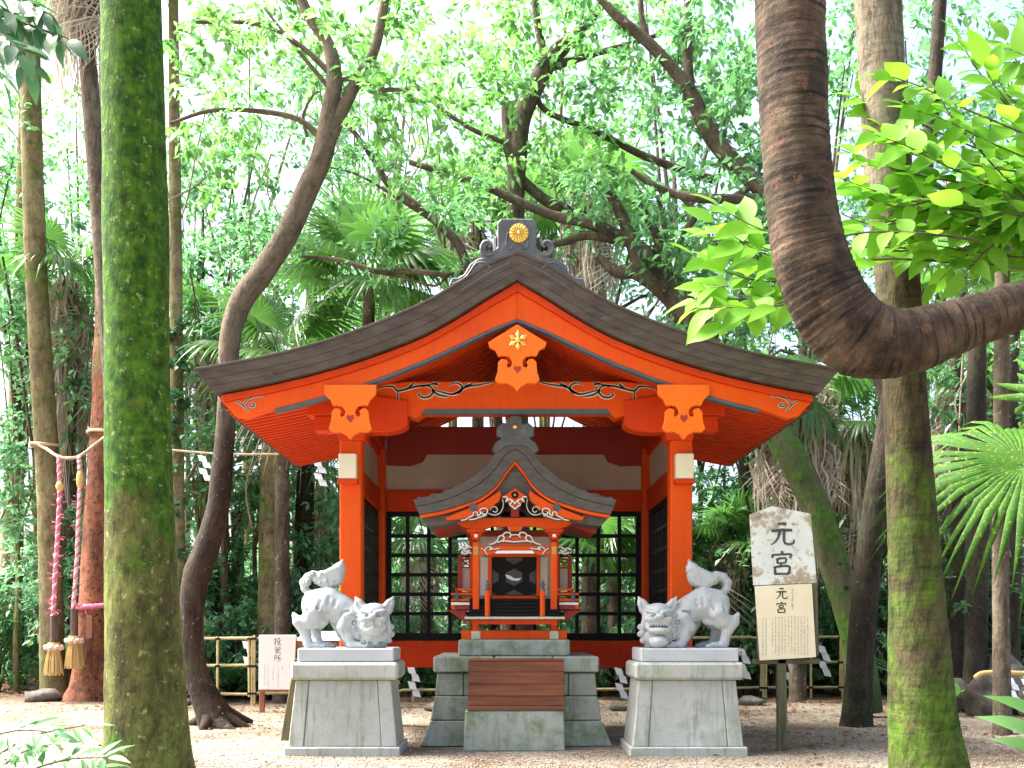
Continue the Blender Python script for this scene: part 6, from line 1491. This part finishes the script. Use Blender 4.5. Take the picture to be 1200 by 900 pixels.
# ------------------------------------------------------------------ ropes with tassels, garland
def twisted(path, r, mats, parent, turns, names=('strand', 'strand')):
    pts = [Vector(p) for p in path]
    n_ = 70
    sp = [Vector(q) for q in spline([tuple(p) for p in pts], max(2, n_ // (len(pts) - 1)))]
    for k in range(3):
        q = []
        for i, p in enumerate(sp):
            t = (sp[min(i + 1, len(sp) - 1)] - sp[max(i - 1, 0)]).normalized(); u = t.orthogonal().normalized(); v = t.cross(u)
            a = 2 * PI * (turns * i / len(sp) + k / 3)
            q.append(p + (u * math.cos(a) + v * math.sin(a)) * r * 0.55)
        MB().tube(q, r * 0.56, 6).build('strand', mats[k], parent, smooth=True)
YR = 5.35
sR = S(YR)
for i, (pts, yb, mats, lab) in enumerate([([(70, 574), (68, 620), (65, 670), (62, 722)], 722, (PINK, PALEPINK, PINK), 'bright pink bell rope with straw tassel hanging nearest the pale palm trunk'),
                                        ([(94, 566), (92, 610), (90, 660), (86, 714)], 714, (PALEPINK, PINK, PALEPINK), 'pale pink and white twisted bell rope with straw tassel beside the red-barked palm')]):
    b = P(*pts[-1], YR)
    t = thing('bell_rope', tuple(b - Vector((0, 0, 0.85))), lab, 'rope', 'bell ropes')
    twisted([P(px, py, YR) for px, py in [(pts[0][0] - 1, 536)] + pts], 2.9 * sR, mats, t, 18)
    # ragged cloth shreds knotted along the rope
    sh = MB()
    for k in range(70 if i == 0 else 30):
        f = R.random(); p = P(pts[0][0] + (pts[-1][0] - pts[0][0]) * f, pts[0][1] + (pts[-1][1] - pts[0][1]) * f, YR)
        a = R.uniform(0, 2 * PI); d = Vector((math.cos(a), math.sin(a), R.uniform(-.6, .3))); s1 = p + d * 4 * sR; e1 = p + d * R.uniform(6, 10) * sR
        w = Vector((0, 0, 0.9 * sR)); sh.add([s1 + w, s1 - w, e1 - w * .6, e1 + w * .6], [(0, 1, 2, 3)])
    tag(sh.build('cloth_shreds', PINK, t), kind='stuff')
    top = P(pts[0][0], pts[0][1] - 4, YR); MB().ball(top, (5 * sR, 5 * sR, (6 if i == 0 else 12) * sR), 8, 6).build('knot', STRAW, t, smooth=True)
    zz_ = lambda py: P(0, py, YR).z
    c = P(pts[-1][0] + 1, 0, YR).x
    MB().tube([(c, YR, zz_(yb)), (c, YR, zz_(yb + 34))], [4.2 * sR, 4.6 * sR], 10).build('wooden_grip', M('grip_wood_%d' % i, [(0.06, 0.035, 0.03), (0.13, 0.085, 0.07)], 8, 0.7, 0.3, 40, stretch=(5, 5, .6)), t)
    fr_ = MB()
    for k in range(18):
        a = 2 * PI * k / 18; fr_.ball((c + 9 * sR * math.cos(a), YR + 9 * sR * math.sin(a), zz_(yb + 36 + 1.5 * (k % 2))), 2.6 * sR, 6, 5)
    tag(fr_.build('frill', PALEPINK, t, smooth=True), kind='stuff')
    MB().tube([(c, YR, zz_(yb + 31)), (c, YR, zz_(yb + 41))], [6.5 * sR, 8 * sR], 12).build('tassel_head', STRAW, t)
    ts = MB()
    for k in range(130):
        a, u = R.uniform(0, 2 * PI), math.sqrt(R.random())
        a0, a1 = 6.5 * u * sR, 11.5 * u * sR
        z1 = zz_(yb + 68 + R.uniform(-3, 2))
        ts.tube([(c + a0 * math.cos(a), YR + a0 * math.sin(a), zz_(yb + 40)), (c + (a0 * .4 + a1 * .6) * math.cos(a), YR + (a0 * .4 + a1 * .6) * math.sin(a), zz_(yb + 52)), (c + a1 * math.cos(a), YR + a1 * math.sin(a), z1)], 0.55 * sR, 4, caps=False)
    tag(ts.build('straw_tassel', STRAW, t), kind='stuff')
cr_ = thing('carrying_rope', tuple(P(85, 830, 5.5)), 'hemp rope tied between two palm trunks that carries the bell ropes', 'rope')
twisted([P(px, py, 5.5 + d) for px, py, d in ((42, 520, .5), (54, 526, .42), (72, 536, -.1), (92, 535, -.1), (110, 522, 0), (128, 508, .1))], 2.0 * sR, (ROPE,) * 3, cr_, 26)
for px, py, Y, r in ((52.5, 522, 6.3, 15.5), (126, 508, 5.9, 22)):
    c = P(px, py, Y); pts = [c + Vector((r * S(Y) * math.cos(a), r * S(Y) * math.sin(a), 0.01 * math.sin(2 * a))) for a in [2 * PI * k / 24 for k in range(25)]]
    MB().tube(pts, 1.8 * S(Y), 6).build('rope_loop', ROPE, cr_, smooth=True)
gl = thing('pink_garland', tuple(P(117, 712, 5.6)), 'shaggy pink garland tied round the red-barked palm', 'garland')
c = P(118, 708, 5.9); gmb = MB()
loop = [c + Vector((28 * S(5.9) * math.cos(a), 28 * S(5.9) * math.sin(a), 0.05 * math.sin(a + 0.6))) for a in [2 * PI * k / 30 for k in range(31)]]
MB().tube(loop, 3.2 * S(5.9), 6).build('cord', PINK, gl, smooth=True)
for k in range(220):
    p = R.choice(loop[:-1]); d = Vector((R.gauss(0, 1), R.gauss(0, 1), R.gauss(-.3, 1))).normalized(); e = p + d * R.uniform(4, 9) * S(5.9); w = Vector((0.004, 0, 0.006))
    gmb.add([p + w, p - w, e - w, e + w], [(0, 1, 2, 3)])
tag(gmb.build('fringe', PINK, gl), kind='stuff')
wt = MB().box(P(101.5, 0, 5.35).x, P(108.5, 0, 5.35).x, 5.33, 5.345, P(0, 748, 5.35).z, P(0, 721, 5.35).z).build('wooden_tag', SIGNWOOD, None, 0.003)
tag(wt, 'small wooden tag hanging under the pink garland', 'tag')
# thin rope strung past the crooked tree with two streamers
tr_ = thing('boundary_rope', tuple(P(300, 815, 5.0)), 'thin pale rope strung behind the crooked tree at eave height', 'rope')
twisted([P(px, py, 5.0) for px, py in ((196, 527), (260, 532), (330, 532), (415, 530), (470, 527))], 1.5 * S(5), (ROPE,) * 3, tr_, 40)
for px, py, lb in ((236, 534, 'near the ivy-grown trunk'), (371, 540, 'near the hall column')):
    shide(P(px, py, 4.97), 30 * S(5), 9 * S(5), 'white paper streamer hanging from the thin rope ' + lb, 'streamers on the thin rope')

# ------------------------------------------------------------------ rocks
def rock(x, y, z, r, seed, mat=ROCK, name='rock', sub=3):
    bm = bmesh.new(); bmesh.ops.create_icosphere(bm, subdivisions=sub, radius=1.0)
    for v_ in bm.verts:
        d = v_.co.normalized()
        k = 1 + 0.28 * noise.noise(d * 1.3 + Vector((seed, 0, 0))) + 0.12 * noise.noise(d * 3.5 + Vector((0, seed, 0)))
        k += 0.06 * noise.noise(d * 9 + Vector((seed, 2, 0))); k *= 1 - 0.5 * max(0, abs(noise.noise(d * 0.9 + Vector((seed, seed, 0)))) - 0.2)
        v_.co = Vector((d.x * r[0] * k, d.y * r[1] * k, d.z * r[2] * k))
    me = bpy.data.meshes.new(name); bm.to_mesh(me); bm.free()
    me.polygons.foreach_set('use_smooth', np.ones(len(me.polygons), dtype=bool))
    o = link(name, me, mat); o.location = (x, y, z); return o
for i, (px, py, Y, rx, rz, lab) in enumerate([(1152, 805, 3.2, .22, .30, 'dark rounded rock tied with a straw rope'), (1196, 790, 3.5, .34, .36, 'large pale-topped rock behind the straw rope'), (1172, 770, 4.0, .34, .46, 'dark upright rock under the leafy plant'), (1228, 810, 3.0, .34, .32, 'dark rock beside the rope-tied rocks'), (1120, 812, 3.9, .22, .26, 'small dark rock at the foot of the shaded trunks')]):
    tag(rock(P(px, 0, Y).x, Y, rz * 0.62, (rx, rx * .8, rz), i * 3.7), lab, 'rock')
for i, (px, py, rx, lab) in enumerate([(50, 822, .30, 'flat grey rock at the foot of the pale palm'), (38, 812, .22, 'grey rock beside the flat one under the bell ropes'), (70, 815, .18, 'small rock under the straw tassels'), (215, 826, .14, 'small grey stone behind the mossy trunk'), (820, 827, .16, 'small dark stone behind the open-mouthed lion'), (880, 826, .20, 'grey stone in front of the fence near the name board'), (845, 829, .13, 'dark stone near the fence foot'), (515, 833, .2, 'dark stone behind the stone platform'), (725, 832, .14, 'small stone seen between platform and lion pedestal')]):
    Y = GY(py); tag(rock(P(px, 0, Y).x, Y, rx * .22, (rx, rx * .7, rx * .42), 20 + i * 2.9, sub=2), lab, 'stone')
rk = thing('straw_rope', tuple(P(1175, 830, 2.75)), 'twisted straw rope round the rocks with white paper streamers', 'rope')
twisted([P(px, py, 2.72) for px, py in ((1143, 794), (1152, 789), (1175, 788), (1200, 789), (1240, 786))], 3.0 * S(2.7), (STRAW,) * 3, rk, 12)
for px, py in ((1166, 792), (1183, 794), (1200, 796)):
    shide(P(px, py, 2.66), 30 * S(2.7), 8 * S(2.7), 'white paper streamer hanging from the straw rope on the rocks', 'streamers on the rock rope', tilt=0.1)
# fallen logs behind the fence
for i, (x0, y0, x1, y1, Y, w, lab) in enumerate([(860, 800, 1000, 797, 7.6, 15, 'long grey fallen log behind the fence near the name board'), (840, 786, 935, 778, 8.2, 11, 'thin fallen log lying behind the longer one'), (985, 785, 1060, 778, 7.4, 16, 'short fallen log behind the dark leaning trunk'), (-10, 700, 52, 655, 8.5, 9, 'dead branch leaning on the pale palm')]):
    a, b = P(x0, y0, Y), P(x1, y1, Y + 0.4); a.z = max(a.z, w / 2 * S(Y)); b.z = max(b.z, w / 2 * S(Y))
    tag(link('fallen_log', trunk_mesh('fallen_log', [tuple(a), tuple((a + b) / 2 + Vector((0, 0, 0.03))), tuple(b)], [w / 2 * S(Y)] * 3, n=10, seg=0.12, amp=0.1, seed=i), BK_GREY), lab, 'log')

# ------------------------------------------------------------------ gravel grains and fallen leaves
pr = np.random.default_rng(21)
N = 26000
depth = 8.0 + 9.5 * pr.random(N) ** 1.6
gx = CX + (pr.uniform(-40, 1240, N) - HX) * depth / F; gy = depth - 10
keep = ~((np.abs(gx) < 0.9) & (gy > -0.55) & (gy < 1.4)) & ~((np.abs(np.abs(gx) - 1.47) < 0.5) & (gy > -0.92) & (gy < -0.1))
gx, gy = gx[keep], gy[keep]; N = len(gx)
gz = np.array([ground_z(a, b) for a, b in zip(gx, gy)])
r = pr.uniform(0.005, 0.013, N)
oct_ = np.array([(1, 0, 0), (-1, 0, 0), (0, 1, 0), (0, -1, 0), (0, 0, .6), (0, 0, -.6)], float); of = np.array([(0, 2, 4), (2, 1, 4), (1, 3, 4), (3, 0, 4), (2, 0, 5), (1, 2, 5), (3, 1, 5), (0, 3, 5)])
an = pr.uniform(0, 2 * PI, N); ca, sa = np.cos(an), np.sin(an); st = pr.uniform(0.6, 1.4, (N, 1))
vx = oct_[None, :, 0] * st; vy = oct_[None, :, 1] * 1.0
V = np.stack([gx[:, None] + r[:, None] * (vx * ca[:, None] - vy * sa[:, None]), gy[:, None] + r[:, None] * (vx * sa[:, None] + vy * ca[:, None]), gz[:, None] + 0.003 + r[:, None] * oct_[None, :, 2]], 2).reshape(-1, 3)
Fc = (of[None] + (np.arange(N) * 6)[:, None, None]).reshape(-1, 3)
PEBR = LEAF('gravel_grain', [(0.155, 0.125, 0.095), (0.26, 0.225, 0.18), (0.38, 0.345, 0.295), (0.21, 0.17, 0.13)], 1.0, 0.0, 0.9, 0.2)
tag(link('gravel', np_mesh('gravel', V, Fc), PEBR), 'loose pinkish gravel grains scattered over the ground', 'gravel', kind='stuff')
def litter(n_, x0, x1, y0, y1, sz, seed, zadd=0.012):
    g_ = np.random.default_rng(seed)
    x, y = g_.uniform(x0, x1, n_), g_.uniform(y0, y1, n_)
    k_ = ~((np.abs(x) < 0.9) & (y > -0.6) & (y < 1.4)) & ~((np.abs(np.abs(x) - 1.47) < 0.52) & (y > -0.95) & (y < -0.1)); x, y = x[k_], y[k_]
    z = np.array([ground_z(a, b) for a, b in zip(x, y)]) + zadd
    a = g_.uniform(0, 2 * PI, len(x)); d = np.stack([np.cos(a), np.sin(a), g_.uniform(-.05, .35, len(x))], 1)
    return leaf_array(np.stack([x, y, z], 1), unit(d), sz, 0.5, T6, roll=0.5, rng=g_)
V, Fc = merge([litter(1100, -6.5, 6.5, -1.7, 7, 0.05, 1), litter(700, -6.5, 6.5, 3.5, 7.2, 0.07, 6), litter(900, 1.6, 6.5, -1.0, 7, 0.06, 2), litter(260, -4.2, -2.2, 0.5, 4, 0.05, 4), litter(5200, -9, 9, 6.9, 13, 0.12, 3, 0.03)])
tag(link('leaf_litter', np_mesh('leaf_litter', V, Fc), DEADLEAF), 'brown fallen leaves scattered over gravel and wood floor', 'leaves', kind='stuff')

# ------------------------------------------------------------------ vines and aerial roots hanging in the grove
VINE = M('pale_vine', [(0.16, 0.12, 0.08), (0.34, 0.28, 0.21)], 6, 0.9, 0.2)
for k in range(64):
    px = R.uniform(0, 1200); Y = R.uniform(4.2, 9.0)
    if 225 < px < 985 and Y < 5: Y += 1.5
    py = R.uniform(90, 430); x = P(px, 0, Y).x; z1 = P(0, py, Y).z; L = R.uniform(0.8, min(3.2, z1 - 0.1))
    dx, cv = R.uniform(-.5, .5), R.uniform(-.35, .35)
    pts = [(x, Y, z1), (x + cv + dx * .3, Y + .1, z1 - L * .35), (x - cv * .4 + dx * .7, Y, z1 - L * .7), (x + dx, Y - .1, z1 - L)]
    sp = spline(pts, 5); o = MB().tube(sp, R.uniform(0.006, 0.016), 5).build('hanging_vine', VINE, None, smooth=True)
    tag(o, 'thin pale vine hanging down ' + near(px, Y), 'vine', 'hanging vines of the grove')


# past about 300 leaves on one branch the smaller, farther ones are joined into one part
def join_surplus(root, most=300):
    lv = [o for o in root.children if o.name.split('.')[0] == 'leaf']
    if len(lv) <= most: return
    lv.sort(key=lambda o: (o.matrix_basis.translation - Vector((CX + 3.0, -10, 3.0))).length)
    V, Fc, off = [], [], 0
    for o in lv[most:]:
        me = o.data; a = np.empty(len(me.vertices) * 3, np.float32); me.vertices.foreach_get('co', a)
        m = np.array(o.matrix_basis); V.append(a.reshape(-1, 3) @ m[:3, :3].T + m[:3, 3])
        Fc.append(np.array([p.vertices[:] for p in me.polygons]) + off); off += len(me.vertices)
        mat = me.materials[0]; bpy.data.objects.remove(o)
    tag(link('leaves', np_mesh('leaves', np.concatenate(V), np.concatenate(Fc), True), mat, root), kind='stuff')
for r_ in [o for o in bpy.data.objects if o.type == 'EMPTY']:
    k_ = len([c_ for c_ in r_.children if c_.name.split('.')[0] == 'leaf'])
    if k_ <= 300: continue
    join_surplus(r_)
